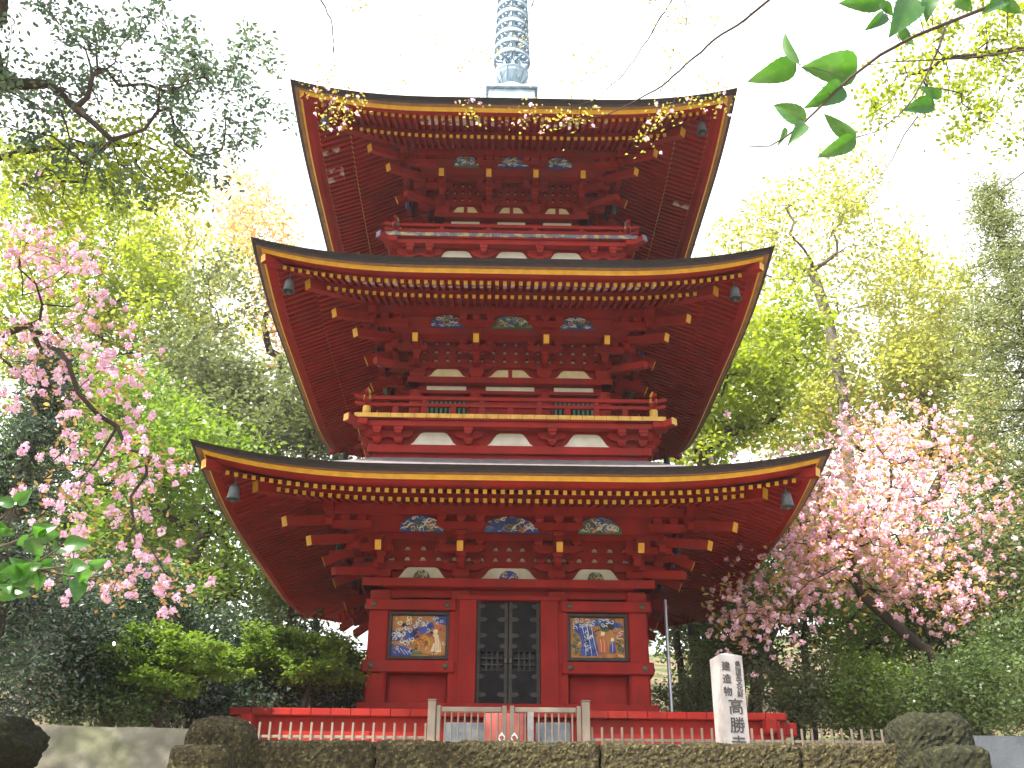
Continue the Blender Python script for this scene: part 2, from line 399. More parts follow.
def wall_zone(i, S):
    """stacked beams with bearing blocks between, plaster behind, purlins, struts"""
    hw, zt, dp, zp, co, cx = S['hw'], S['zt'], S['dp'], S['zp'], S['co'], S['cx']; H = zp-zt
    pl = MB(); pl.box(-hw+.06, hw-.06, -hw+.06, -hw+.12, zt-.02, zp+.5, 'plaster')
    four(pl.build('plaster_wall', PAG))
    b = MB(); zs = [zt+.235, zt+.40, zt+.565, zt+.73]; b.box(-hw+.02, hw-.02, -hw+.035, -hw+.058, zt-.01, zt+.24, 'red_paint')
    for z in zs: b.box(-hw-.07, hw+.07, -hw+.001, -hw+.07, z, z+.095, 'red_paint')
    b.box(-hw-.02, hw+.02, -hw-.012, -hw+.07, zt+.83, zt+1.25, 'red_paint')
    # blocks between the beams: the plaster shows through the gaps
    pitch = .225 if i == 0 else (.19 if i == 1 else .15)
    cols = [-co, -cx, cx, co]
    for a, c in zip(cols[:-1], cols[1:]):
        nb = max(2, round((c-a)/pitch)); pw = (c-a)/nb
        for r, z in enumerate([z+.095 for z in zs[:-1]]):
            for j in range(nb+1):
                x = a+pw*j; w = pw*.84
                if z+.07 > zs[r+1]+.001: pass
                b.hexa([(x-w*.28, -hw-.004, z-.001), (x+w*.28, -hw-.004, z-.001), (x+w*.28, -hw+.066, z-.001), (x-w*.28, -hw+.066, z-.001),
                        (x-w/2, -hw-.004, z+.071), (x+w/2, -hw-.004, z+.071), (x+w/2, -hw+.066, z+.071), (x-w/2, -hw+.066, z+.071)], 'red_paint')
    four(b.build('stacked_beams', PAG))
    p = MB()
    p.box(-dp-.30, dp+.30, -dp-.07, -dp+.07, zp, zp+.158, 'red_paint')
    d1 = hw+.32; p.box(-d1-.1, d1+.1, -d1-.05, -d1+.05, zt+.57, zt+.66, 'red_paint')
    p.box(-dp+.02, dp-.02, -dp-.02, -dp+.05, zp+.16, zp+.30, 'red_paint')
    # board that closes the gap between the two beams overhead
    p.poly([(-dp, -dp+.04, zp+.10), (dp, -dp+.04, zp+.10), (d1, -d1-.05, zt+.665), (-d1, -d1-.05, zt+.665)], [(0, 1, 2, 3)], 'red_paint')
    four(p.build('purlin', PAG))

rndc = random.Random(5)
def swirl_panel(name, parent, outline, y, depth, seed, palette, scale=1.0, n=26):
    """painted wood carving: a board of the given outline covered with raised curls, waves and leaves"""
    rn = random.Random(seed); m = MB(); m.prism(outline, y, y+depth, palette[0])
    xs = [p[0] for p in outline]; zs = [p[1] for p in outline]
    def inside(x, z):
        c = False; k = len(outline)
        for a in range(k):
            x1, z1 = outline[a]; x2, z2 = outline[(a+1) % k]
            if (z1 > z) != (z2 > z) and x < (x2-x1)*(z-z1)/(z2-z1)+x1: c = not c
        return c
    for j in range(n):
        for _ in range(30):
            x = rn.uniform(min(xs), max(xs)); z = rn.uniform(min(zs), max(zs))
            if inside(x, z): break
        mat = palette[1+j % (len(palette)-1)]; kind = rn.random(); s = scale*rn.uniform(.6, 1.25)
        if kind < .55:        # curl
            pts = []; a0 = rn.uniform(0, 6.28); sg = rn.choice((-1, 1))
            for t in range(11):
                a = a0+sg*t*.62; r = s*.055*(1-t/13); px, pz = x+r*math.cos(a), z+r*math.sin(a)*.9
                if inside(px, pz): pts.append((px, y-.010-.001*(j % 5), pz))
            if len(pts) > 3: m.tube(pts, s*.0085, mat, 5)
        else:                  # leaf or wave stroke
            a = rn.uniform(-.6, .6); L = s*.085; pts = []
            for t in range(7):
                f = t/6-.5; px = x+L*2*f*math.cos(a); pz = z+L*2*f*math.sin(a)+.018*s*math.sin(f*9)
                if inside(px, pz): pts.append((px, y-.008-.001*(j % 4), pz))
            if len(pts) > 3: m.tube(pts, [s*.004+s*.010*math.sin(math.pi*q/(len(pts)-1)) for q in range(len(pts))], mat, 5)
    return m.build(name, parent, smooth=True)

def hump(x, z, w, h, n=14, flat=.25, tail=.22):
    """frog-leg outline: wide foot, shoulders, flat top"""
    pts = []
    for t in range(n+1):
        u = t/n*2-1; a = abs(u)
        if a > 1-tail: q = (1-a)/tail*.30
        elif a > flat: q = .30+.70*math.sin((1-tail-a)/(1-tail-flat)*math.pi/2)**.75
        else: q = 1
        pts.append((x+u*w/2, z+q*h))
    pts.reverse(); return [(x-w/2, z-.0)]+pts[::-1]+[(x+w/2, z-.0)] if False else pts+[(x-w/2, z-.012), (x+w/2, z-.012)]

def carvings(i, S):
    hw, zt, dp, zp, cx, co = S['hw'], S['zt'], S['dp'], S['zp'], S['cx'], S['co']
    mids = [(-(cx+co)/2, (co-cx)), (0, 2*cx), ((cx+co)/2, (co-cx))]
    pal = [['blue', 'white_paint', 'sky_blue', 'ochre', 'white_paint', 'leaf_green_paint'], ['blue', 'white_paint', 'leaf_green_paint', 'ochre', 'sky_blue', 'white_paint'], ['leaf_green_paint', 'white_paint', 'blue', 'ochre', 'white_paint', 'sky_blue']]
    cs = []
    for q, (x, w) in enumerate(mids):
        # carved strut under the purlin
        W_ = (.66 if q != 1 else .82)*(1 if i == 0 else .86 if i == 1 else .72); h = .245 if i == 0 else .22
        out = []
        for t in range(19): a = math.pi*t/18; out.append((x+W_/2*math.cos(a)*(1+.06*math.cos(3*a)), zp-.012-h+h*math.sin(a)**.95))
        o = swirl_panel('carved_strut', PAG, out, -dp-.03, .05, 11*i+q, pal[(q+i) % 3], scale=.9 if i == 0 else .75, n=52)
        tag(o, ['carved strut of green leaves and white curls', 'carved strut of white and blue swirling waves', 'carved strut of blue waves and ochre leaves'][q])
        # frog-leg strut between the columns on the wall beam
        o2 = MB(); kw = min(w-.20, .92 if q != 1 else 1.08)*(1 if i == 0 else .92); kh = .205 if i == 0 else .16
        out = hump(x, zt+.012, kw, kh, n=24, flat=.42, tail=.30)
        o2.prism(out, -hw-.018, -hw+.05, 'plaster' if i == 0 else 'cream')
        k = o2.build('frog_leg_strut', PAG)
        if i == 0:
            ins = []
            for t in range(15): a = math.pi*t/14; ins.append((x+.13*math.cos(a)*(1.0 if q != 1 else 1.15), zt+.01+.165*math.sin(a)**.8))
            swirl_panel('carving', k, ins, -hw-.03, .02, 70+q, ['leaf_green_paint', 'cream', 'ochre', 'white_paint', 'leaf_green_paint'] if q != 1 else ['blue', 'white_paint', 'ochre', 'cream', 'blue'], scale=.75, n=14)
        elif q == 1 or i == 2:
            o3 = MB(); o3.box(x-.035, x+.035, -hw-.024, -hw-.019, zt+.02, zt+.012+kh, 'red_paint'); o3.build('strut_post', k)
        cs.append((o, k))
    for o, k in cs: four(o); four(k)

ST[0]['tz'] = 3.345; ST[1]['tz'] = 7.045; ST[2]['tz'] = 10.70
for i, S in enumerate(ST):
    roof(i, S); brackets(i, S); wall_zone(i, S); carvings(i, S)

# ------------------------------------------------------------------ first storey body
S = ST[0]; hw = 2.0
b = MB(); b.box(-1.90, 1.90, -1.90, 1.90, .60, 3.0, 'red_paint'); b.build('wall', PAG)
for k in range(4):
    c, s_ = math.cos(k*HALF), math.sin(k*HALF)
    for x in (-S['co'], -S['cx'], S['cx']):
        q = MB(); q.bbox(-.155, .155, -.155, .155, .62, 2.906, 'red_paint', .035); o = q.build('pillar', PAG); y = -1.94; o.rotation_euler.z = k*HALF
        o.location = (x*c-y*s_, x*s_+y*c, 0)
b = MB()
b.bbox(-2.0, 2.0, -2.02, -1.9, 2.785, 2.905, 'red_paint'); b.bbox(-2.22, 2.22, -2.21, -1.9, 2.91, 3.04, 'red_paint')
b.bbox(-2.17, 2.17, -2.19, -1.9, .90, 1.21, 'red_paint')
four(b.build('tie_beam', PAG))
for sx in (-1, 1):
    a0, a1 = sorted((sx*.79, sx*2.145))
    for z0, z1, y in ((1.645, 1.825, -2.15), (2.565, 2.725, -2.15)):
        q = MB(); q.bbox(a0, a1, y, -1.9, z0, z1, 'red_paint', .012); o = q.build('rail_beam', PAG)
        n_ = MB()
        for x in (a0+.13, a1-.13):
            M_ = []; zc = (z0+z1)/2
            prof = [(.045, 0), (.045, .008), (.03, .02), (.012, .028)]
            vs = []; fs = []
            for r_, t_ in prof:
                for g in range(14): an = 2*math.pi*g/14; vs.append((x+r_*math.cos(an), y-t_, zc+r_*math.sin(an)))
            for l in range(3):
                for g in range(14): fs.append((l*14+g, l*14+(g+1) % 14, (l+1)*14+(g+1) % 14, (l+1)*14+g))
            fs.append(tuple(range(42, 56))); n_.poly(vs, fs, 'boss_bronze')
        n_.build('nail_cover', o, smooth=True)
        for k in (1, 2, 3): dup(o, PAG, rz=k*HALF)
    # posts that frame the picture and the recessed board below the rail
    q = MB(); x0, x1 = sorted((sx*.895, sx*1.765))
    q.bbox(min(sx*.80, sx*.885), max(sx*.80, sx*.885), -2.10, -1.9, 1.22, 2.56, 'red_paint'); q.box(x0+.02, x1-.02, -1.945, -1.9, 1.22, 1.64, 'red_paint')
    q.box(x0-.005, x1+.005, -1.95, -1.9, 2.73, 2.78, 'red_paint')
    four(q.build('wall_panel', PAG))

# painted wall carvings
def painting(sx):
    xc = sx*1.335; fr = MB(); x0, x1, z0, z1 = xc-.455, xc+.455, 1.845, 2.552; y = -2.075
    w = .05
    fr.bbox(x0, x1, y-.02, -1.92, z0, z0+w, 'dark_wood'); fr.bbox(x0, x1, y-.02, -1.92, z1-w, z1, 'dark_wood')
    fr.bbox(x0, x0+w, y-.019, -1.92, z0+w, z1-w, 'dark_wood'); fr.bbox(x1-w, x1, y-.019, -1.92, z0+w, z1-w, 'dark_wood')
    f = fr.build('picture_frame', PAG)
    X0, X1, Z0, Z1 = x0+w, x1-w, z0+w, z1-w; WW, HH = X1-X0, Z1-Z0
    p = MB(); yb = y+.045; p.box(X0, X1, yb, -1.93, Z0, Z1, 'ochre')
    def P(u, v): return X0+u*WW, Z0+v*HH
    def blob(pts, mat, t):
        out = [P(u, v) for u, v in pts]
        p.prism(out, yb-t, yb-.001+.0002*len(p.f) % .0009, mat)
    def stroke(pts, r, mat, t=.016):
        p.tube([(P(u, v)[0], yb-t, P(u, v)[1]) for u, v in pts], r, mat, 6)
    def curl(u, v, s, mat, sg=1, a0=0, r=.010):
        stroke([(u+s*(1-t/12)*math.cos(a0+sg*t*.6), v+s*1.3*(1-t/12)*math.sin(a0+sg*t*.6)) for t in range(11)], r, mat, .018)
    rn = random.Random(3 if sx < 0 else 8)
    if sx < 0:
        blob([(0, 0), (.36, 0), (.40, .14), (.22, .25), (0, .30)], 'blue', .012)
        blob([(.0, .38), (.25, .36), (.5, .5), (.78, .72), (.74, .86), (.5, .70), (.25, .60), (0, .62)], 'blue', .010)
        blob([(.80, .84), (1, .76), (1, 1), (.78, 1)], 'blue', .010)
        blob([(.55, .86), (.75, .80), (1, .72), (1, .60), (.8, .66), (.6, .76)], 'orange', .008)
        blob([(.40, .10), (.98, .03), (1, .40), (.85, .55), (.66, .52), (.5, .44), (.42, .3)], 'ochre', .014)
        for a in range(4): stroke([(.44+.09*a+.08*math.cos(t*.35), .18+.05*a+.20*math.sin(t*.35)) for t in range(8)], .012, 'orange' if a % 2 else 'gold_paint', .020)
        blob([(.72, .12), (.92, .10), (.90, .34), (.86, .52), (.80, .58), (.75, .50), (.78, .34)], 'cream', .026)
        blob([(.77, .56), (.84, .56), (.85, .64), (.80, .67), (.76, .62)], 'cream', .028)
        blob([(.66, .50), (.76, .58), (.74, .62), (.64, .54)], 'black_paint', .022)
        blob([(.38, .06), (.58, .07), (.56, .14), (.40, .13)], 'leaf_green_paint', .020)
        for (u, v) in ((.07, .42), (.14, .50), (.22, .56), (.05, .52), (.2, .36), (.3, .38), (.38, .42), (.12, .62), (.45, .86), (.52, .92), (.56, .8), (.42, .74), (.33, .62), (.26, .34)):
            curl(u, v, .05, 'white_paint', rn.choice((-1, 1)), rn.uniform(0, 6))
        for (u, v) in ((.15, .82), (.22, .74), (.28, .84), (.32, .94), (.44, .62)): curl(u, v, .05, rn.choice(('leaf_green_paint', 'cream', 'black_paint')), 1, rn.uniform(0, 6), .014)
        for a in range(4): stroke([(.10+.07*a, .22-.03*a), (.16+.07*a, .10-.01*a), (.2+.06*a, .05)], .005, 'white_paint', .015)
    else:
        blob([(.15, .0), (.52, 0), (.48, .3), (.42, .62), (.30, .85), (.12, .86), (.05, .72), (.18, .55), (.22, .3)], 'blue', .012)
        blob([(.30, .80), (.45, .96), (.75, .95), (1, .78), (.8, .74), (.55, .80)], 'blue', .014)
        blob([(0, 0), (.2, .0), (.2, .2), (.14, .5), (0, .55)], 'ochre', .012)
        blob([(.0, .0), (1, 0), (1, .10), (.7, .16), (.5, .06), (.2, .05)], 'ochre', .016)
        blob([(.80, .55), (1, .50), (1, .72), (.85, .70)], 'orange', .010)
        blob([(.50, .14), (.70, .12), (.68, .36), (.64, .52), (.58, .55), (.52, .44)], 'orange', .026)
        blob([(.56, .55), (.63, .55), (.64, .64), (.57, .65)], 'cream', .028)
        blob([(.72, .13), (.83, .13), (.82, .36), (.77, .42), (.73, .34)], 'blue', .026)
        blob([(.74, .42), (.80, .42), (.80, .50), (.75, .50)], 'cream', .028)
        blob([(.55, .78), (.68, .88), (.84, .80), (.78, .70), (.66, .74), (.64, .66), (.58, .70)], 'black_paint', .018)
        for a in range(7): stroke([(.17+.045*a, .84-.03*abs(a-2)), (.21+.04*a, .6), (.24+.04*a, .35), (.22+.055*a, .06)], .0055, 'white_paint' if a % 2 else 'sky_blue', .016)
        for (u, v) in ((.08, .74), (.1, .86), (.2, .92), (.32, .9), (.42, .84), (.52, .92), (.66, .96), (.78, .9), (.9, .84), (.95, .62), (.9, .6), (.85, .66)): curl(u, v, .05, rn.choice(('white_paint', 'sky_blue', 'white_paint')), rn.choice((-1, 1)), rn.uniform(0, 6), .008)
        for (u, v) in ((.08, .3), (.1, .2), (.12, .42), (.9, .3), (.92, .2), (.88, .42)): curl(u, v, .05, 'leaf_green_paint', 1, rn.uniform(0, 6), .012)
    # small carved curls, leaves and wave lines that crowd the whole picture
    for k in range(95):
        u, v = rn.uniform(.04, .96), rn.uniform(.05, .96)
        if sx < 0: near = .70 < u < .95 and .1 < v < .62; pal_ = ['white_paint', 'blue', 'white_paint', 'sky_blue', 'black_paint', 'ochre'] if v > .95-u*.75 or u < .42 else ['ochre', 'orange', 'gold_paint', 'cream', 'dark_wood']
        else: near = .48 < u < .84 and .12 < v < .66; pal_ = ['blue', 'white_paint', 'sky_blue', 'black_paint', 'white_paint'] if (u < .5 or v > .74) and not (u < .18 and v < .6) else ['ochre', 'orange', 'leaf_green_paint', 'cream', 'gold_paint']
        if near: continue
        mt = rn.choice(pal_)
        if rn.random() < .55: curl(u, v, rn.uniform(.025, .05), mt, rn.choice((-1, 1)), rn.uniform(0, 6), rn.uniform(.005, .009))
        else:
            a = rn.uniform(-.7, .7)+(0.9 if sx < 0 else 0); L = rn.uniform(.03, .08); pts = [(u+L*t*math.cos(a), v+L*t*math.sin(a)+.02*math.sin(t*4)) for t in (-1, -.5, 0, .5, 1)]
            if all(.02 < x_ < .98 and .02 < y_ < .98 for x_, y_ in pts): stroke(pts, rn.uniform(.005, .011), mt, rn.uniform(.012, .018))
    for u0 in ((.80, .12), (.84, .14), (.88, .16)) if sx < 0 else ((.56, .16), (.62, .16), (.77, .15)): stroke([(u0[0], u0[1]), (u0[0]+.005, u0[1]+.15), (u0[0]-.01, u0[1]+.30)], .0045, 'ochre' if sx < 0 else 'cream', .028)
    o = p.build('painted_carving', f)
    tag(o, 'painted carving of a pale robed figure beside an ochre hill and blue clouds' if sx < 0 else 'painted carving of two robed figures beside a blue waterfall')
    for k in (1, 2, 3): dup(f, PAG, rz=k*HALF)
painting(-1); painting(1)

# double door
b = MB(); b.bbox(-.745, -.478, -2.13, -1.9, 1.1, 2.73, 'red_paint'); b.bbox(.478, .745, -2.13, -1.9, 1.1, 2.73, 'red_paint'); b.bbox(-.79, .79, -2.14, -1.9, 2.732, 2.80, 'red_paint')
b.bbox(-.478, .478, -2.12, -1.9, 1.0, 1.12, 'red_paint')
four(b.build('door_frame', PAG))
for sx in (-1, 1):
    x0, x1 = (-.474, -.006) if sx < 0 else (.006, .474); q = MB(); y = -2.03
    # leaf with a lattice opening
    rows = [(1.12, 1.70), (1.98, 2.73)]
    for z0, z1 in rows: q.box(x0, x1, y, -1.93, z0, z1, 'black_door')
    q.box(x0, x0+.07, y, -1.93, 1.70, 1.98, 'black_door'); q.box(x1-.07, x1, y, -1.93, 1.70, 1.98, 'black_door')
    q.box(x0, x1, -1.945, -1.90, 1.12, 2.73, 'black_paint')
    d = q.build('door', PAG)
    g = MB(); w = x1-x0-.14
    for a in range(1, 4): xx = x0+.07+w*a/4; g.box(xx-.011, xx+.011, y+.002, -1.95, 1.70, 1.98, 'door_metal')
    for a in range(1, 3): zz = 1.70+.28*a/3; g.box(x0+.07, x1-.07, y+.012, -1.955, zz-.010, zz+.010, 'door_metal')
    g.build('lattice', d)
    for z in (1.16, 1.36, 1.62, 2.06, 2.22, 2.46, 2.66):
        for xx, s2 in ((x0, 1), (x1, -1)):
            h = MB(); L = .13 if z in (1.36, 2.22, 2.46) else .10
            pts = [(xx+s2*.004, z-.035), (xx+s2*L, z-.03), (xx+s2*(L+.03), z), (xx+s2*L, z+.03), (xx+s2*.004, z+.035)]
            h.prism(pts, y-.012, y, 'door_metal'); h.build('hinge_strap', d)
    h = MB()
    for xx in (x0, x1-.055): h.box(xx+.003, xx+.052, y-.008, y-.0005, 1.125, 2.725, 'door_metal')
    h.build('edge_plate', d)
    lk = MB(); xx = x1-.03 if sx < 0 else x0+.03; lk.bbox(xx-.022, xx+.022, y-.05, y-.009, 1.80, 1.88, 'boss_bronze'); lk.build('lock', d)
    for k in (1, 2, 3): dup(d, PAG, rz=k*HALF)

# veranda
b = MB(); vd = 3.63
for k in range(28):
    x = -vd+.03+k*(2*vd-.06)/28; b.bbox(x+.003, x+(2*vd-.06)/28-.003, -vd, -2.0, .80, .888, 'red_paint', .006)
v = b.build('veranda', PAG)
q = MB(); q.bbox(-vd-.16, vd+.16, -vd+.19, -vd+.33, .625, .795, 'red_paint', .012); q.bbox(-vd+.02, vd-.02, -vd+.10, -vd+.16, .48, .798, 'red_paint'); q.build('edge_beam', v)
for x in (-3.22, -1.87, 1.87, 3.22):
    q = MB(); q.bbox(x-.07, x+.07, -vd+.08, -vd+.25, .0, .62, 'red_paint'); q.build('post', v)
q = MB(); q.box(-vd+.6, vd-.6, -vd+.7, -vd+.75, .0, .62, 'dark_wood'); q.build('skirt_board', v)
four(v)
b = MB(); b.bbox(-3.95, 3.95, -3.95, 3.95, -.1, .12, 'plaster', .03); tag(b.build('stone_plinth', PAG), None)

# ------------------------------------------------------------------ balconies of the upper storeys
def balcony(i, S, d, rd, rh, zf, band, base_d, base_z):
    b = MB(); nb = 26
    for k in range(nb):
        x0 = -d+k*2*d/nb; b.box(x0+.004, x0+2*d/nb-.004, -d, -d+.35, zf+.002, zf+.075, band)
    b.box(-d+.02, d-.02, -d+.02, -S['hw'], zf-.02, zf+.068, 'red_paint')
    bl = b.build('balcony', PAG)
    q = MB(); q.bbox(-d-.02, d+.02, -d+.06, -d+.22, zf-.12, zf-.022, 'red_paint'); q.bbox(-base_d-.06, base_d+.06, -base_d-.05, -base_d+.1, base_z, base_z+.14, 'red_paint')
    q.box(-d+.1, d-.1, -base_d+.0, -base_d+.1, zf-.16, zf-.1, 'red_paint')
    q.build('floor_beam', bl)
    q = MB(); q.box(-base_d, base_d, -base_d+.02, -base_d+.06, base_z-.9, zf-.02, 'red_paint'); q.build('base_wall', bl)
    # white frog-leg struts and small brackets below the floor
    xs = [-S['co']*1.12, -S['cx']*1.15, S['cx']*1.15, S['co']*1.12]; hz = zf-.12-(base_z+.14)
    for x in xs+[-(S['co']-.30)*1.12-.62 if False else xs[0]+.33 if False else xs[0]-.34, xs[3]+.34]:
        q = MB(); masu(q, x, base_d+.06, base_z+.145, .14, .10); arm(q, x, base_d+.03, base_z+.245, .44, max(.07, hz-.12), .09)
        arm_out(q, x, base_d-.05, d-.05, base_z+.245, max(.06, hz-.20), .10); masu(q, x, d-.14, zf-.22, .14, .098)
        q.build('bracket', bl)
    for a, c in zip(xs[:-1], xs[1:]):
        q = MB(); w = min(.74, (c-a)-.16); q.prism(hump((a+c)/2, base_z+.152, w, hz*.86, flat=.45), -base_d-.012, -base_d+.03, 'plaster'); q.build('frog_leg_strut', bl)
    # railing
    q = MB()
    for z, h, ex in ((zf+.07, .03, .0), (zf+rh[0], .055, .20), (zf+rh[1], .06, .22)):
        q.beam((-rd-.02, -rd, z+h/2), (rd+.02, -rd, z+h/2), .06, h, 'red_paint')
        if ex:
            for s_ in (-1, 1): q.beam((s_*(rd+.02), -rd, z+h/2), (s_*(rd+ex), -rd, z+h/2+.035), .058, h*.98, 'red_paint')
    q.build('railing', bl)
    for k in range(-4, 5):
        x = k*rd/5
        q = MB(); q.bbox(x-.05, x+.05, -rd-.028, -rd+.028, zf+.09, zf+rh[0], 'red_paint'); q.build('baluster', bl)
        if k % 2: q = MB(); q.bbox(x-.04, x+.04, -rd-.026, -rd+.026, zf+rh[0]+.056, zf+rh[1], 'red_paint'); q.build('baluster', bl)
    # corner post with gilt bands and jewel
    mt = 'pale_gold' if i == 1 else 'worn_gold'
    q = MB(); q.lathe([(.052, zf+.07), (.052, zf+rh[1]+.09)], 'red_paint', (-rd, -rd, 0), 16); cp = q.build('corner_post', bl, smooth=True)
    for z0, z1 in ((zf+.08, zf+rh[0]-.01), (zf+rh[1]-.005, zf+rh[1]+.065)):
        q = MB(); q.lathe([(.068, z0), (.068, z1)], mt, (-rd, -rd, 0), 16); q.build('gilt_band', cp, smooth=True)
    q = MB(); q.lathe([(.02, zf+rh[1]+.09), (.052, zf+rh[1]+.115), (.046, zf+rh[1]+.165), (.022, zf+rh[1]+.195), (.006, zf+rh[1]+.22)], mt, (-rd, -rd, 0), 14); q.build('post_jewel', cp, smooth=True)
    q = MB(); q.beam((-base_d+.2, -base_d+.2, zf-.10), (-d-.10, -d-.10, zf-.055), .11, .11, 'red_paint'); e = Vector((-d-.10, -d-.10, zf-.055)); dd = Vector((-1, -1, .03)).normalized(); q.beam(e, e+dd*.02, .115, .115, mt); q.build('corner_beam', bl)
    four(bl)
balcony(1, ST[1], 2.50, 2.33, (.265, .385), 5.575, 'pale_gold', 2.22, 5.065)
balcony(2, ST[2], 2.25, 2.09, (.175, .295), 9.25, 'worn_gold', 1.98, 8.70)

# upper storey walls
for i in (1, 2):
    S = ST[i]; hw = S['hw']; zb, zt = S['zb'], S['zt']
    b = MB(); b.box(-hw+.08, hw-.08, -hw+.08, hw-.08, zb-.4, zt-.02, 'red_paint'); b.build('wall', PAG)
    for k in range(4):
        c, s_ = math.cos(k*HALF), math.sin(k*HALF)
        for x in (-S['co'], -S['cx'], S['cx']):
            q = MB(); q.lathe([(.12, zb-.1), (.12, zt-.25)], 'red_paint', (0, 0, 0), 20); o = q.build('pillar', PAG, smooth=True); y = -S['co']; o.location = (x*c-y*s_, x*s_+y*c, 0)
    b = MB(); b.bbox(-hw-.10, hw+.10, -hw-.09, -hw+.1, zt-.115, zt, 'red_paint'); b.bbox(-hw-.05, hw+.05, -hw-.04, -hw+.1, zt-.30, zt-.235, 'red_paint')
    four(b.build('tie_beam', PAG))
    cols = [-S['co'], -S['cx'], S['cx'], S['co']]
    for a, c in zip(cols[:-1], cols[1:]):
        q = MB(); q.box(a+.17, c-.17, -hw+.035, -hw+.09, zt-.225, zt-.125, 'plaster'); four(q.build('plaster_panel', PAG))
    # green slatted windows in the side bays, plain boarded door in the middle
    for sx in (-1, 1):
        xc = sx*(S['cx']+S['co'])/2; w = (S['co']-S['cx'])/2-.16; q = MB(); q.box(xc-w, xc+w, -hw+.05, -hw+.09, zb+.02, zb+.62, 'black_door'); wn = q.build('window', PAG)
        g = MB()
        for k in range(9): xx = xc-w+w*2*(k+.5)/9; g.box(xx-.018, xx+.018, -hw+.02, -hw+.045, zb+.02, zb+.62, 'leaf_green_paint')
        g.build('slats', wn); four(wn)
    q = MB(); q.box(-S['cx']+.14, S['cx']-.14, -hw+.02, -hw+.09, zb+.0, zb+.66, 'red_paint'); four(q.build('door', PAG))

# ------------------------------------------------------------------ finial
b = MB(); b.bbox(-.50, .50, -.50, .50, 13.80, 14.30, 'verdigris', .02); b.bbox(-.56, .56, -.56, .56, 14.30, 14.40, 'verdigris', .02)
fi = b.build('finial', PAG)
b = MB(); b.lathe([(.42, 14.40), (.40, 14.52), (.30, 14.68), (.20, 14.76), (.18, 14.80), (.30, 14.95), (.38, 15.12), (.36, 15.15), (.12, 14.95)], 'verdigris', n=28); b.build('inverted_bowl', fi, smooth=True)
b = MB()
for k in range(12):
    a = 2*math.pi*k/12
    for s_ in (0,):
        p = [(.25, 14.82, 0), (.36, 15.02, -.08), (.36, 15.02, .08), (.385, 15.20, -.045), (.385, 15.20, .045), (.35, 15.30, 0)]
        vs = [(r*math.cos(a+t/r), r*math.sin(a+t/r), z) for r, z, t in p]; vi = [(x*.93, y*.93, z-.005) for x, y, z in vs]
        b.poly(vs+vi, [(0, 1, 3, 5, 4, 2), (6, 8, 10, 11, 9, 7), (0, 1, 7, 6), (1, 3, 9, 7), (3, 5, 11, 9), (5, 4, 10, 11), (4, 2, 8, 10), (2, 0, 6, 8)], 'verdigris')
b.build('lotus_petals', fi)
b = MB(); b.lathe([(.085, 14.9), (.07, 18.6), (.05, 20.2)], 'verdigris', n=14); b.build('mast', fi, smooth=True)
for k in range(9):
    z = 15.47+k*.315; r = .405-.011*k; b = MB()
    prof = [(r, z), (r+.012, z+.02), (r, z+.04), (r-.008, z+.12), (r+.006, z+.14), (r-.01, z+.15), (r-.03, z+.14), (r-.035, z+.02), (r, z)]
    b.lathe(prof, 'verdigris', n=32, cap=False)
    for a in range(8):
        an = a*math.pi/4; b.beam((.05*math.cos(an), .05*math.sin(an), z+.06), ((r-.02)*math.cos(an), (r-.02)*math.sin(an), z+.06), .045, .05, 'verdigris')
    b.lathe([(.11, z), (.115, z+.13)], 'verdigris', n=14)
    b.build('finial_ring', fi, smooth=True)
b = MB(); b.lathe([(.02, 19.2), (.22, 19.4), (.05, 19.9), (.12, 20.05), (.12, 20.15), (.02, 20.3)], 'verdigris', n=16); b.build('top_jewel', fi, smooth=True)

# ------------------------------------------------------------------ wind bells at the roof corners
names = ['bottom', 'middle', 'top']
b = MB(); b.lathe([(.02, 0), (.05, -.005), (.068, -.04), (.075, -.12), (.088, -.19), (.10, -.215), (.092, -.217), (.07, -.12), (.04, -.03)], 'bell_bronze', n=18, cap=False); BELL = b.mesh('bell_body')
b = MB(); b.tube([(0, 0, .13), (0, 0, -.01)], .007, 'bell_bronze', 6); b.lathe([(.022, -.008), (.022, .02)], 'bell_bronze', n=10); HOOK = b.mesh('hook')
b = MB(); b.tube([(0, 0, -.03), (0, 0, -.25)], .006, 'bell_bronze', 5); b.lathe([(.012, -.25), (.02, -.235), (.012, -.215)], 'bell_bronze', n=8); CLAP = b.mesh('clapper')
for i, S in enumerate(ST):
    a = S['rw']-.56
    for k in range(4):
        c, s_ = math.cos(k*HALF+.0146), math.sin(k*HALF+.0146); x, y = -a*c+a*s_, -a*s_-a*c
        o = empty('wind_bell', (-.026+x, 17.596+y, TER+S['ft'][1]+S['rise']*.75-.12), k*.7)
        side = 'left' if k in (0, 3) else 'right'; fr = 'front' if k in (0, 1) else 'rear'
        tag(o, f'bronze wind bell hanging under the {fr} {side} corner of the {names[i]} roof', 'wind bell', 'wind bells under the roof corners')
        link('bell_body', BELL, o); link('hook', HOOK, o); link('clapper', CLAP, o)
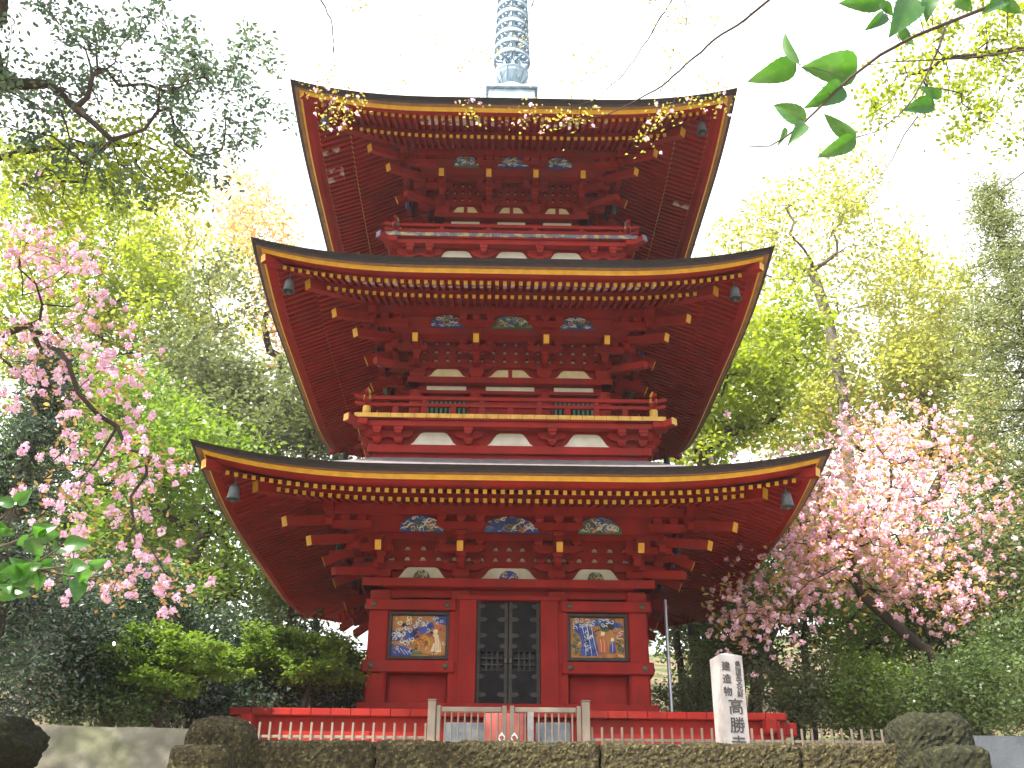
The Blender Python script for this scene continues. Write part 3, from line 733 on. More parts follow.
# ================================================================== ground
def vnoise(x, y, z=0., s=1.): return mnoise.noise(Vector((x*s, y*s, z*s)))
def gz(x, y):
    """height of the ground"""
    if y < 10.41: return 0.
    h = TER-.05
    if y > 22.5: t = y-22.5; h += .30*t if t < 40 else 12+.12*(t-40)
    ax = abs(x)
    if ax > 9 and y > 10: h += min(5., (ax-9)*.16)
    return h+.10*vnoise(x, y, 3, .35)*(1 if y > 23 or ax > 9 else 0)
xs = sorted(set([-600, -350, -200, -120, -80, -60]+[-45+1.5*k for k in range(61)]+[60, 80, 120, 200, 350, 600]))
ys = sorted(set([-600, -300, -150, -60, -20, -8, -4, 0, 3, 6, 8, 9.5, 10.38, 10.44]+[11+1.2*k for k in range(44)]+[70, 85, 110, 150, 220, 350, 600]))
b = MB(); vs = [(x, y, gz(x, y)) for y in ys for x in xs]; nx = len(xs)
b.poly(vs, [(j*nx+i, j*nx+i+1, (j+1)*nx+i+1, (j+1)*nx+i) for j in range(len(ys)-1) for i in range(nx-1)], None) if False else None
material('earth', (.16, .12, .075), (.09, .075, .04), scale=1.2, rough=.95, bump=.5, bscale=12, spec=.1, c3=(.055, .075, .025), c3scale=.5, c3sharp=(.48, .58))
b.poly(vs, [(j*nx+i, j*nx+i+1, (j+1)*nx+i+1, (j+1)*nx+i) for j in range(len(ys)-1) for i in range(nx-1)], 'earth')
g = b.build('ground', smooth=False); tag(g, kind='structure')

material('gravel', (.56, .50, .41), (.44, .39, .31), scale=30, rough=.95, bump=.5, bscale=80, spec=.1)
b = MB(); b.poly([(-7.5, 10.52, TER+.012), (7.5, 10.52, TER+.012), (7.5, 22.0, TER+.012), (-7.5, 22.0, TER+.012)], [(0, 1, 2, 3)], 'gravel')
t = b.build('terrace', None); t.location.z = -.045; tag(t, kind='structure')
b = MB(); b.poly([(-3.2, -12, .008), (3.2, -12, .008), (3.2, 9.2, .008), (-3.2, 9.2, .008)], [(0, 1, 2, 3)], 'gravel'); tag(b.build('path'), kind='structure')

# ================================================================== stonework in front
material('moss_stone', (.055, .046, .022), (.024, .022, .013), scale=24, rough=.95, bump=1., bscale=45, spec=.1, sharp=(.4, .6), c3=(.12, .098, .04), c3scale=34, c3sharp=(.56, .66))
material('dark_moss_stone', (.028, .029, .016), (.015, .016, .010), scale=22, rough=.95, bump=.9, bscale=28, spec=.1, c3=(.055, .052, .02), c3scale=26, c3sharp=(.55, .68))  # dark mossy stone, darkened further for the shade on the right post
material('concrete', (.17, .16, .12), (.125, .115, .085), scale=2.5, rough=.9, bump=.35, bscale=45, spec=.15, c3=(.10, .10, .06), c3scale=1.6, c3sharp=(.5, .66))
material('grey_concrete', (.065, .07, .078), (.045, .05, .055), scale=4, rough=.9, bump=.4, bscale=60, spec=.15)  # shade on the right slope is put into this darker grey
material('cream_metal', (.19, .15, .11), (.15, .12, .088), scale=4, rough=.5, bump=.05, spec=.4, c3=(.22, .15, .09), c3scale=9, c3sharp=(.62, .72))
material('grey_stone', (.26, .245, .235), (.19, .18, .175), scale=14, rough=.85, bump=.3, bscale=90, spec=.2)
material('pale_stone', (.34, .32, .30), (.27, .25, .235), scale=10, rough=.8, bump=.25, bscale=120, spec=.25, c3=(.36, .33, .29), c3scale=6, c3sharp=(.6, .75))
material('ink', (.03, .028, .028), (.05, .045, .045), scale=12, rough=.8)
material('steel', (.62, .63, .65), (.5, .5, .52), scale=6, rough=.35, metal=.6)
material('faded_red', (.38, .085, .07), (.30, .06, .045), scale=5, rough=.7, c3=(.34, .13, .06), c3scale=4)
material('blue_grey_stone', (.15, .17, .18), (.09, .11, .12), scale=8, rough=.8, bump=.4, c3=(.22, .23, .21), c3scale=9)

def rough_block(name, x0, x1, y0, y1, z0, z1, mat, parent=None, amp=.035, step=.05, rnd_top=.08, seed=0, fine=17.):
    """rough hewn block: a box remeshed finely and pushed in and out by noise"""
    nx, ny, nz = max(2, int((x1-x0)/step)), max(2, int((y1-y0)/step)), max(2, int((z1-z0)/step)); idx = {}; vs = []; fs = []
    def vid(i, j, k):
        key = (i, j, k)
        if key not in idx:
            p = Vector((x0+(x1-x0)*i/nx, y0+(y1-y0)*j/ny, z0+(z1-z0)*k/nz))
            c = Vector(((x0+x1)/2, (y0+y1)/2, (z0+z1)/2)); hx, hy, hz = (x1-x0)/2, (y1-y0)/2, (z1-z0)/2
            r = rnd_top; q = p.copy()     # round the edges
            dx, dy, dz = [max(0, abs(p[a]-c[a])-(h_-r)) for a, h_ in zip((0, 1, 2), (hx, hy, hz))]
            L = math.sqrt(dx*dx+dy*dy+dz*dz)
            if L > r:
                for a, d in zip((0, 1, 2), (dx, dy, dz)):
                    if d > 0: q[a] = c[a]+math.copysign((hx, hy, hz)[a]-r+d*r/L, p[a]-c[a])
            nrm = (q-c); nrm = Vector((nrm.x/hx**1.0, nrm.y/hy, nrm.z/hz)); m = max(abs(nrm.x), abs(nrm.y), abs(nrm.z))
            nn = Vector([a if abs(a) > m*.93 else 0 for a in nrm]).normalized()
            s = Vector((q.x+seed*3.1, q.y+seed, q.z))
            q += nn*(amp*(mnoise.noise(s*3.2)*.5+mnoise.noise(s*fine)*.6+mnoise.noise(s*fine*2.1)*.6))
            idx[key] = len(vs); vs.append(q)
        return idx[key]
    for i in range(nx):
        for j in range(ny): fs += [(vid(i, j, nz), vid(i+1, j, nz), vid(i+1, j+1, nz), vid(i, j+1, nz)), (vid(i, j, 0), vid(i, j+1, 0), vid(i+1, j+1, 0), vid(i+1, j, 0))]
    for i in range(nx):
        for k in range(nz): fs += [(vid(i, 0, k), vid(i+1, 0, k), vid(i+1, 0, k+1), vid(i, 0, k+1)), (vid(i, ny, k), vid(i, ny, k+1), vid(i+1, ny, k+1), vid(i+1, ny, k))]
    for j in range(ny):
        for k in range(nz): fs += [(vid(0, j, k), vid(0, j, k+1), vid(0, j+1, k+1), vid(0, j+1, k)), (vid(nx, j, k), vid(nx, j+1, k), vid(nx, j+1, k+1), vid(nx, j, k+1))]
    m = MB(); m.poly(vs, fs, mat); return m.build(name, parent, smooth=False)

wy = 10.0; wl = at(247, 739.5, wy); wr = at(902, 743, wy); ztop = (wl[2]+wr[2])/2
WALL = tag(empty('mossy_stone_wall', (0, wy+.25, 0)), 'long rough moss covered stone wall across the foreground below the metal gate', 'wall')
cuts = [wl[0], at(375, 740, wy)[0], at(600, 740, wy)[0], at(801, 740, wy)[0], wr[0]]
for r in range(4):
    z1 = ztop-.62*r; z0 = z1-.615
    off = 0 if r % 2 == 0 else .7
    cc = [cuts[0]]+[c+off for c in cuts[1:-1]]+[cuts[-1]]
    if r == 3: z0 = -.05
    for a, c in zip(cc[:-1], cc[1:]):
        o = rough_block('stone_block', a+.003, c-.003, wy, wy+.5, z0, z1, 'moss_stone', None, amp=.024, step=.024 if r == 0 else .07, rnd_top=.06, seed=a*2+r)
        o.parent = WALL; o.matrix_parent_inverse = Matrix.Translation((0, -(wy+.25), 0))

def stone_post(px0, px1, ptop, py, Y, label, mat, lump):
    a = at(px0, ptop, Y); c = at(px1, ptop, Y); o = empty('stone_post', ((a[0]+c[0])/2, Y+.3, 0)); tag(o, label, 'stone post', 'rounded stone posts at the wall ends')
    inv = Matrix.Translation((-(a[0]+c[0])/2, -(Y+.3), 0))
    k = rough_block('shaft', a[0], c[0], Y, Y+.62, -.05, a[2], mat, None, amp=.03, step=.032, rnd_top=.17, seed=px0*.1); k.parent = o; k.matrix_parent_inverse = inv
    l0, l1, lt = lump; A = at(l0, lt, Y-.35); C = at(l1, lt, Y-.35)
    k = rough_block('lower_block', A[0], C[0], Y-.45, Y-.03, -.05, A[2], mat, None, amp=.022, step=.035, rnd_top=.08, seed=px1*.1); k.parent = o; k.matrix_parent_inverse = inv
stone_post(184, 249, 714, 0, 9.75, 'rounded mossy stone post at the left end of the wall, beside the pale concrete slope', 'moss_stone', (172, 232, 745))
stone_post(899, 975, 710, 0, 9.75, 'broad dark mossy stone post at the right end of the wall, below the cherry tree', 'dark_moss_stone', (928, 986, 746))

def slope(name, pts, label, mat, cat='retaining slope', thick=.3):
    """leaning slab given by its four corners"""
    v = [Vector(p) for p in pts]; n_ = (v[1]-v[0]).cross(v[3]-v[0]).normalized(); 
    if n_.y > 0: n_ = -n_
    m = MB(); N = 14; vs = []; fs = []
    for j in range(N+1):
        for i in range(N+1):
            p = v[0].lerp(v[1], i/N).lerp(v[3].lerp(v[2], i/N), j/N); p = p+n_*(.012*mnoise.noise(p*2.)+.006*mnoise.noise(p*7)); vs.append(p)
    for j in range(N):
        for i in range(N): a = j*(N+1)+i; fs.append((a, a+1, a+N+2, a+N+1))
    m.poly(vs, fs, mat); back = [p-n_*thick for p in v]
    m.poly([*v, *back], [(0, 1, 5, 4), (1, 2, 6, 5), (2, 3, 7, 6), (3, 0, 4, 7), (7, 6, 5, 4)], mat)
    return tag(m.build(name), label, cat)
tl, tr = at(30, 724.5, 10.3), at(192, 729, 10.3)
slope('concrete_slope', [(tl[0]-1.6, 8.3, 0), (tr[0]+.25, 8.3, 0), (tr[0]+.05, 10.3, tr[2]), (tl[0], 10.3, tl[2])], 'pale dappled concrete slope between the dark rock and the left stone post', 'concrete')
tl, tr = at(962, 735.5, 10.3), at(1200, 736, 10.3)
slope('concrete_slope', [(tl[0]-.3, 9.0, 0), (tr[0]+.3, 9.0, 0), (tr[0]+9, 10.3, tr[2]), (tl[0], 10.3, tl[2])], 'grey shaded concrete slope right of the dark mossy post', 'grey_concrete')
# dark layered rock at the left edge
def rock(name, c, r, mat, label, seed, squash=(1, 1, 1), ang=0, cat='rock'):
    import bmesh
    bm = bmesh.new(); bmesh.ops.create_icosphere(bm, subdivisions=5, radius=1)
    for v in bm.verts:
        p = v.co.copy(); s = p*1.4+Vector((seed, 0, 0)); f = 1+.22*mnoise.noise(s)+.10*mnoise.noise(s*3)+.05*mnoise.noise(s*8)
        q = Vector((max(-.72, min(.72, p.x)), max(-.72, min(.72, p.y)), max(-.7, min(.62, p.z))))*f*1.35
        v.co = Vector((q.x*r[0], q.y*r[1], q.z*r[2]))
    m = bpy.data.meshes.new(name); bm.to_mesh(m); bm.free(); m.materials.append(MATS[mat]); m.polygons.foreach_set('use_smooth', [True]*len(m.polygons))
    o = link(name, m); o.location = c; o.rotation_euler = (0, ang, 0); return tag(o, label, cat)
a = at(-4, 752, 9.3)
rock('rock', (a[0]-.10, 9.35, a[2]-.02), (.37, .5, .15), 'dark_moss_stone', 'dark moss stained rock at the left edge beside the pale concrete slope', 4.2, ang=-.45)
rock('rock', (a[0]-.9, 9.0, .7), (1.3, .9, .8), 'dark_moss_stone', 'big dark rock on the lower ground under the layered rock', 1.2)

# ================================================================== gate and fences on the terrace
GY = 13.0
gl, gr = at(432.5, 702, GY), at(585.5, 702, GY); gz0 = TER-.03
def gpx(px): return at(px, 715, GY)[0]
GATE = tag(empty('metal_gate', ((gl[0]+gr[0])/2, GY, gz0)), 'cream metal double gate with thin bars and two ring handles before the pagoda', 'gate')
gx = GATE.location.x
def zat(py, Y=GY): return at(510, py, Y)[2]-gz0
q = MB()
for x in (gl[0]-gx, gr[0]-gx):
    p = MB(); p.bbox(x-.048, x+.048, -.05, .05, 0, zat(701.5), 'cream_metal', .006); p.bbox(x-.055, x+.055, -.056, .056, zat(701.5)+.001, zat(700.3), 'cream_metal', .004); p.build('gate_post', GATE)
zt_, zr = zat(707), .12
for sx, xa, xb in ((-1, gpx(437.5)-gx, gpx(505.5)-gx), (1, gpx(511)-gx, gpx(580)-gx)):
    lf = empty('gate_leaf'); lf.parent = GATE
    f = MB(); w = .055
    for x in (xa+.012, xb-.012): f.bbox(x-.028, x+.028, -.028, .028, .05, zat(706), 'cream_metal', .006)
    f.bbox(xa+.045, xb-.045, -.022, .022, zt_-.065, zt_-.005, 'cream_metal'); f.bbox(xa+.045, xb-.045, -.022, .022, .09, .15, 'cream_metal')
    f.build('leaf_frame', lf)
    n_ = 9
    for k in range(n_):
        x = xa+.045+(xb-xa-.09)*(k+.6)/(n_+.2); p = MB(); p.lathe([(.011, .15), (.011, zt_-.06)], 'cream_metal', (x, 0, 0), 8); p.build('bar', lf)
    if sx > 0: p = MB(); x = gpx(530.5)-gx; p.bbox(x-.038, x+.038, -.05, -.024, .12, zat(712.5), 'grey_stone', .004); p.build('plate', lf)
    p = MB(); x = (gpx(502) if sx < 0 else gpx(514.5))-gx; zc = zat(738.5); pts = [(x+.034*math.cos(t*.524), -.045, zc+.036*math.sin(t*.524)) for t in range(13)]; p.tube(pts, .0085, 'white_paint', 6)
    p.bbox(x-.012, x+.012, -.05, -.026, zc+.03, zc+.062, 'white_paint'); p.build('ring_handle', lf)

def picket_fence(xa, xb, y, label, ptop=727, rail_py=737):
    o = tag(empty('picket_fence', ((xa+xb)/2, y, gz0)), label, 'fence', 'low cream picket fences'); c = (xa+xb)/2
    z_t = at(510, ptop, y)[2]-gz0; z_r = at(510, rail_py, y)[2]-gz0
    n_ = max(2, int((xb-xa)/.118)); p = MB()
    for k in range(n_+1):
        x = xa+(xb-xa)*k/n_-c; p.bbox(x-.013, x+.013, -.012, .012, .03, z_t, 'cream_metal', .003)
    pk = p.build('pickets', o)
    for z, h in ((z_r, .032), (.10, .03)):
        p = MB(); p.bbox(xa-c, xb-c, .013, .04, z-h/2, z+h/2, 'cream_metal', .003); p.build('rail', o)
    for k in range(int((xb-xa)/1.8)+2):
        x = xa+(xb-xa)*k/(int((xb-xa)/1.8)+1)-c; p = MB(); p.bbox(x-.02, x+.02, .041, .08, -.06, z_r+.02, 'cream_metal', .003); p.build('post', o)
picket_fence(at(249, 730, GY)[0], gl[0]-.07, GY, 'cream picket fence left of the gate, in front of the red veranda', 724, 738)
picket_fence(gr[0]+.07, at(901, 730, GY)[0], GY, 'cream picket fence right of the gate, passing behind the inscribed pillar', 726.5, 739)
picket_fence(at(95, 726, 14.5)[0], at(249, 730, 14.5)[0]-.4, 14.5, 'far picket fence in the shade behind the concrete slope', 721, 735)

# panel and slabs behind the gate, under the veranda edge
def slab(name, px0, px1, py0, py1, Y, th, mat, label, cat, lean=.0):
    a = at(px0, py1, Y); c = at(px1, py0, Y); m = MB(); cx_ = (a[0]+c[0])/2; z0 = TER-.03
    m.bbox(a[0]-cx_, c[0]-cx_, 0, th, 0, c[2]-z0, mat, .012); o = m.build(name); o.location = (cx_, Y, z0); o.rotation_euler.x = lean; return tag(o, label, cat)
slab('red_board', 484, 524, 713, 735, 13.55, .05, 'faded_red', 'faded pinkish red board standing behind the middle of the gate', 'board', -.03)
slab('stone_slab', 444.5, 484, 722, 745, 13.75, .09, 'blue_grey_stone', 'blue grey stone slab left of the faded red board, behind the gate', 'stone slab', -.05)
slab('stone_slab', 536, 570.5, 722, 745, 13.75, .09, 'blue_grey_stone', 'blue grey stone slab right of the faded red board, behind the gate', 'stone slab', -.05)

# ================================================================== inscribed stone pillar
PY = 12.0
pa, pb = at(715.5, 655, PY), at(740.5, 655, PY); pw = (pb[0]-pa[0]); pz0 = TER-.03
ptop = pa[2]-pz0; px_ = (pa[0]+pb[0])/2
PIL = tag(empty('inscribed_pillar', (px_, PY+pw/2, pz0), R(11)), 'pale square stone pillar with black inscribed characters beside the gate fence', 'stone pillar')
hb, ht = pw/2*1.0, pw/2*.98
m = MB(); m.hexa([(-hb, -hb, -.1), (hb, -hb, -.1), (hb, hb, -.1), (-hb, hb, -.1), (-ht, -ht, ptop), (ht, -ht, ptop), (ht, ht, ptop), (-ht, ht, ptop)], 'pale_stone')
i_ = ht*.90
m.poly([(-ht, -ht, ptop), (ht, -ht, ptop), (ht, ht, ptop), (-ht, ht, ptop), (0, 0, ptop+.055)], [(0, 1, 4), (1, 2, 4), (2, 3, 4), (3, 0, 4)], 'pale_stone')
m.build('shaft', PIL)
def glyphs(text, x, z, size, name, sl_=.95):
    """a column of characters cut into the front face"""
    cu = bpy.data.curves.new('lettering', 'FONT'); cu.body = '\n'.join(text); cu.size = size; cu.extrude = .002; cu.align_x = 'CENTER'; cu.space_line = sl_
    cu.offset = 0
    tmp = bpy.data.objects.new('lettering', cu); COL.objects.link(tmp); bpy.context.view_layer.update()
    me = bpy.data.meshes.new_from_object(tmp.evaluated_get(bpy.context.evaluated_depsgraph_get())); bpy.data.objects.remove(tmp)
    me.materials.clear(); me.materials.append(MATS['ink'])
    k = len(me.vertices); co = [v.co.copy() for v in me.vertices]; fc = [tuple(p.vertices) for p in me.polygons]; w_ = size*.016   # brush weight
    me2 = bpy.data.meshes.new('lettering'); me2.from_pydata([c+Vector((dx, dy, dz)) for dx, dy, dz in ((0, 0, 0), (w_, 0, .0004), (w_*.5, w_*.6, .0008))for c in co], [], [tuple(i+o_*k for i in f) for o_ in range(3) for f in fc]); me2.materials.append(MATS['ink']); me = me2
    o = link(name, me, PIL); lean = math.atan((hb-ht)/(ptop+.1)); o.rotation_euler = (HALF-lean, 0, 0)
    o.location = (x, -ht-(hb-ht)*(ptop-z)/(ptop+.1)-.0035, z); return o
glyphs('建造物', -pw*.235, ptop-.165, .108, 'inscription', 1.30)
glyphs('県指定文化財', pw*.27, ptop-.125, .074, 'inscription', .90)
glyphs('高勝寺', pw*.04, ptop-.635, .182, 'inscription', 1.10)
m = MB(); m.bbox(-pw*.85, pw*.85, -pw*.85, pw*.85, -.06, .10, 'grey_stone', .02); m.build('base', PIL)

# ================================================================== thin poles
def pole(px0, py0, px1, py1, Y, r, label, mat):
    a = at(px0, py0, Y); c = at(px1, py1, Y); m = MB(); h = max(a[2], c[2])-gz((a[0]+c[0])/2, Y); x = (a[0]+c[0])/2
    m.lathe([(r*1.1, -.1), (r, h*.6), (r*.9, h), (r*.3, h+.01)], mat, n=12); p_ = empty('metal_pole', (x, Y, gz(x, Y))); m.build('tube', p_, smooth=True)
    k = MB(); k.lathe([(r*1.8, -.05), (r*1.8, .05), (r*1.05, .07)], 'grey_stone', n=12); k.build('foot', p_)
    return tag(p_, label, 'pole')
pole(666.5, 600, 670, 712, 16.5, .028, 'shiny thin steel pole standing right of the pagoda wall', 'steel')
pole(336.5, 640, 335, 712, 17.5, .016, 'dull thin pole standing left of the pagoda wall', 'grey_stone')
# ================================================================== trees and shrubs
material('tree_bark', (.075, .058, .045), (.04, .032, .026), scale=7, rough=.95, bump=.6, bscale=22, stretch=(1, 1, .25), spec=.1)
material('grey_bark', (.15, .125, .10), (.085, .07, .058), scale=7, rough=.95, bump=.6, bscale=22, stretch=(1, 1, .3), spec=.1)
leaf_material('leaf_lime', [(.17, .23, .03), (.25, .30, .05), (.34, .37, .09)], trans=.5)
leaf_material('leaf_yellow', [(.22, .24, .045), (.33, .34, .085), (.43, .42, .15)], trans=.5)
leaf_material('leaf_spring', [(.08, .14, .025), (.14, .21, .04), (.21, .28, .06)], trans=.45)
leaf_material('leaf_mid', [(.045, .075, .025), (.08, .12, .035), (.13, .17, .06)], trans=.35, rough=.3)
leaf_material('leaf_olive', [(.08, .10, .04), (.13, .155, .06), (.20, .22, .10)], trans=.4, rough=.3, spec=.6)
leaf_material('leaf_dark', [(.026, .046, .027), (.045, .075, .040), (.075, .115, .050)], trans=.2, rough=.16, spec=1.0)
leaf_material('leaf_conifer', [(.10, .125, .045), (.17, .20, .07), (.27, .28, .12)], trans=.4, rough=.5)
leaf_material('leaf_orange', [(.42, .27, .13), (.52, .35, .17), (.56, .43, .24)], trans=.5)
leaf_material('leaf_bronze', [(.36, .19, .08), (.42, .27, .11), (.36, .32, .11)], trans=.45)
leaf_material('blossom_pink', [(.66, .40, .52), (.77, .56, .67), (.87, .75, .81)], trans=.35, rough=.6, spec=.2)
leaf_material('blossom_pale', [(.64, .36, .45), (.74, .51, .58), (.84, .70, .71)], trans=.35, rough=.6, spec=.2)

def quads(name, V, mat, tint, parent=None):
    """V: (n,k,3) polygons of k corners"""
    n, k = V.shape[:2]; m = bpy.data.meshes.new(name)
    m.vertices.add(n*k); m.vertices.foreach_set('co', V.astype(np.float32).ravel())
    m.loops.add(n*k); m.loops.foreach_set('vertex_index', np.arange(n*k, dtype=np.int32))
    m.polygons.add(n); m.polygons.foreach_set('loop_start', np.arange(0, n*k, k, dtype=np.int32))
    a = m.attributes.new('tint', 'FLOAT', 'FACE'); a.data.foreach_set('value', np.clip(tint, 0, 1).astype(np.float32))
    m.materials.append(MATS[mat]); m.update(); m.validate()
    return link(name, m, parent)
def unit(a): return a/np.maximum(np.linalg.norm(a, axis=-1, keepdims=True), 1e-9)
def leaves(rg, cen, sig, per, L, Wd, flat=.7, up=.6, droop=0., tintc=None, hang=0.):
    """leaf outlines (6 corners, folded a little along the midrib) round clump centres"""
    n = len(cen)*per; c = np.repeat(cen, per, axis=0)+rg.normal(size=(n, 3))*np.array([1, 1, flat])*np.repeat(sig, per)[:, None]*.62
    ax = rg.normal(size=(n, 3)); ax[:, 2] = ax[:, 2]*.55-droop; ax = unit(ax)
    nr = rg.normal(size=(n, 3)); nr[:, 2] += up*2; nr = unit(nr-ax*(nr*ax).sum(1, keepdims=True)); b = np.cross(nr, ax)
    ln = L*rg.uniform(.65, 1.25, (n, 1)); w = Wd*rg.uniform(.75, 1.2, (n, 1))*.5; fold = nr*w*.35
    V = np.stack([c, c+ax*ln*.30+b*w*.9+fold, c+ax*ln*.65+b*w*.85+fold, c+ax*ln, c+ax*ln*.65-b*w*.85+fold, c+ax*ln*.30-b*w*.9+fold], 1)
    t = np.repeat(rg.uniform(0, 1, len(cen)) if tintc is None else tintc, per)*.55+rg.uniform(0, 1, n)*.45
    return V, t
def balls(rg, cen, rad, per, s):
    """blossom heads: small petals turned outwards on little balls"""
    n = len(cen)*per; d = unit(rg.normal(size=(n, 3))); rr = np.repeat(rad, per)[:, None]
    c = np.repeat(cen, per, axis=0)+d*rr*rg.uniform(.45, 1., (n, 1))
    nr = unit(d+rg.normal(size=(n, 3))*.55); ax = unit(np.cross(nr, rg.normal(size=(n, 3)))); b = np.cross(nr, ax); w = s*rg.uniform(.7, 1.25, (n, 1))*.5
    V = np.stack([c-ax*w, c-ax*w*.3+b*w*.9, c+ax*w*.8+b*w*.55, c+ax*w*.8-b*w*.55, c-ax*w*.3-b*w*.9], 1)
    return V, np.repeat(rg.uniform(0, 1, len(cen)), per)*.5+rg.uniform(0, 1, n)*.5

def skeleton(rg, trunk, targets, step=.5, start=.35, wob=.12, gamma=2.35, rtip=.006, rbase=None, lift=.15):
    """grow branches from the trunk line to every target; returns list of (p0,p1,r0,r1) and twig tips"""
    P = [np.array(trunk[0], float)]; par = [-1]
    for a, c in zip(trunk[:-1], trunk[1:]):
        a, c = np.array(a, float), np.array(c, float); k = max(1, int(np.linalg.norm(c-a)/step))
        for t in range(1, k+1): P.append(a+(c-a)*t/k+rg.normal(size=3)*wob*step*.25*(t < k)); par.append(len(P)-2)
    nT = len(P); ok0 = int(nT*start)
    order = np.argsort(np.linalg.norm(targets-P[-1], axis=1)); dist0 = np.zeros(nT)
    arr = np.zeros((nT+len(targets)*40, 3)); arr[:nT] = P; n = nT; dep = np.zeros(len(arr)); 
    for ti in order:
        T = targets[ti]; d = np.linalg.norm(arr[ok0:n]-T, axis=1)
        below = np.maximum(0, arr[ok0:n, 2]-T[2]-.2)
        j = ok0+int(np.argmin(d+below*.8+dep[ok0:n]*.12)); L = np.linalg.norm(T-arr[j]); k = max(1, min(14, int(L/step)+1)); a = arr[j].copy(); prev = j
        bend = rg.normal(size=3)*L*.07; bend[2] -= L*lift*.6
        for t in range(1, k+1):
            f = t/k; p = a+(T-a)*f+bend*math.sin(math.pi*f)+(rg.normal(size=3)*wob*step*.5 if t < k else 0)
            if n >= len(arr): break
            arr[n] = p; par.append(prev); dep[n] = dep[prev]+np.linalg.norm(p-arr[prev]); prev = n; n += 1
    rad = np.zeros(n); has = np.zeros(n, bool)
    for i in range(n-1, 0, -1):
        if rad[i] == 0: rad[i] = rtip**gamma
        rad[par[i]] += rad[i]; 
    r = rad**(1/gamma); 
    if rbase: 
        pw_ = math.log(rbase/rtip)/math.log(max(r[1], rtip*1.5)/rtip); r = rtip*np.maximum(r/rtip, 1.)**pw_; r[0] = rbase
    par = np.array(par)
    return arr[:n], par, r
def tubes(name, P, par, r, mat, parent, sides=6, flare=1.3, rmin=0.):
    idx = np.array([i for i in range(1, len(P)) if r[i] >= rmin]); p0 = P[par[idx]]; p1 = P[idx]; r0 = np.minimum(r[par[idx]], r[idx]*1.6); r1 = r[idx]
    d = unit(p1-p0); ref = np.where(np.abs(d[:, 2:3]) > .9, np.array([[1., 0, 0]]), np.array([[0, 0, 1.]])); a = unit(np.cross(d, ref)); b = np.cross(d, a); n = len(idx)
    th = np.linspace(0, 2*np.pi, sides, endpoint=False); ring = a[:, None, :]*np.cos(th)[None, :, None]+b[:, None, :]*np.sin(th)[None, :, None]
    V = np.concatenate([p0[:, None, :]-d[:, None, :]*r0[:, None, None]*.2+ring*r0[:, None, None], p1[:, None, :]+d[:, None, :]*r1[:, None, None]*.25+ring*r1[:, None, None]], 1).reshape(-1, 3)
    o = (np.arange(n)*2*sides)[:, None, None]; k = np.arange(sides); f = np.stack([k, (k+1) % sides, (k+1) % sides+sides, k+sides], 1)[None]+o
    m = bpy.data.meshes.new(name); nf = n*sides; m.vertices.add(len(V)); m.vertices.foreach_set('co', V.astype(np.float32).ravel())
    m.loops.add(nf*4); m.loops.foreach_set('vertex_index', f.astype(np.int32).ravel()); m.polygons.add(nf); m.polygons.foreach_set('loop_start', np.arange(0, nf*4, 4, dtype=np.int32))
    m.polygons.foreach_set('use_smooth', np.ones(nf, bool)); m.materials.append(MATS[mat]); m.update(); m.validate()
    return link(name, m, parent)

def lobe_points(rg, lobes, n):
    """clump centres spread through the lobes, more of them near the outside. lobe: (px,py,Y,rx_px,ry_px,depth_m)"""
    vol = np.array([l[3]*l[4] for l in lobes], float); cnt = np.maximum(1, (n*vol/vol.sum()).astype(int)); out = []
    for l, k in zip(lobes, cnt):
        c = at(l[0], l[1], l[2]); s = mpp(c); R_ = np.array([l[3]*s, l[5], l[4]*s])
        d = unit(rg.normal(size=(k, 3))); rr = rg.uniform(.15, 1, (k, 1))**.5; out.append(c+d*rr*R_)
    return np.concatenate(out)

def tree(name, label, cat, seed, base, lobes, nclump, per, sig, L, Wd, leaf, bark='tree_bark', rb=.15, fork=.45, start=.35, group=None, flat=.7, up=.6, droop=0., path=None, step=None,
         bloom=None, trunk_at=None, more=None, rtip=.006, leaf_keep=1., parts=('trunk', 'crown'), wob=.14):
    rg = np.random.default_rng(seed)
    T = lobe_points(rg, lobes, nclump)
    if more is not None: T = np.concatenate([T, more])
    bx, by = base; z0 = gz(bx, by)-.15; b0 = np.array([bx, by, z0])
    if path is None:
        top = T.mean(0); top = b0+(top-b0)*fork; top[0] = b0[0]+(T.mean(0)[0]-b0[0])*.5; 
        mid = (b0+top)/2+np.array([rg.normal()*.25, rg.normal()*.25, 0]); line = [b0, mid, top]
    else: line = [b0]+[np.array(p) for p in path]
    T = T[T[:, 2] > gz(bx, by)+.05]
    st = step or max(.3, float(np.linalg.norm(T.max(0)-T.min(0)))/16)
    P, par, r = skeleton(rg, line, T, step=st, start=start, rbase=rb, rtip=rtip, wob=wob)
    root = empty(name, tuple(b0)); tag(root, label, cat, group)
    if name == 'broadleaf_tree' and by > 18: per = int(per*.68)
    P = P-b0; C = T-b0
    tubes(parts[0], P, par, r, bark, root, sides=6)
    # leaf clumps at the targets and along the thin branches
    thin = P[(r < rtip*3.2)]; extra = thin[rg.choice(len(thin), min(len(thin), len(C)), replace=False)] if len(thin) else C[:0]
    cen = np.concatenate([C, extra+rg.normal(size=extra.shape)*sig*.4]); sg = sig*rg.uniform(.55, 1.25, len(cen))
    if bloom:
        hd, pr, hr, ps, bm_mat = bloom     # heads per clump, petals, head radius, petal size
        hc = np.repeat(cen, hd, axis=0)+rg.normal(size=(len(cen)*hd, 3))*np.repeat(sg, hd)[:, None]*.55
        V, t = balls(rg, hc, hr*rg.uniform(.7, 1.2, len(hc)), pr, ps); quads('blossoms', V, bm_mat, t, root)
    if per: V, t = leaves(rg, cen, sg, per, L, Wd, flat, up, droop); quads(parts[1], V, leaf, t, root)
    return root

def bxy(px, Y): return (float(at(px, 700, Y)[0]), Y)

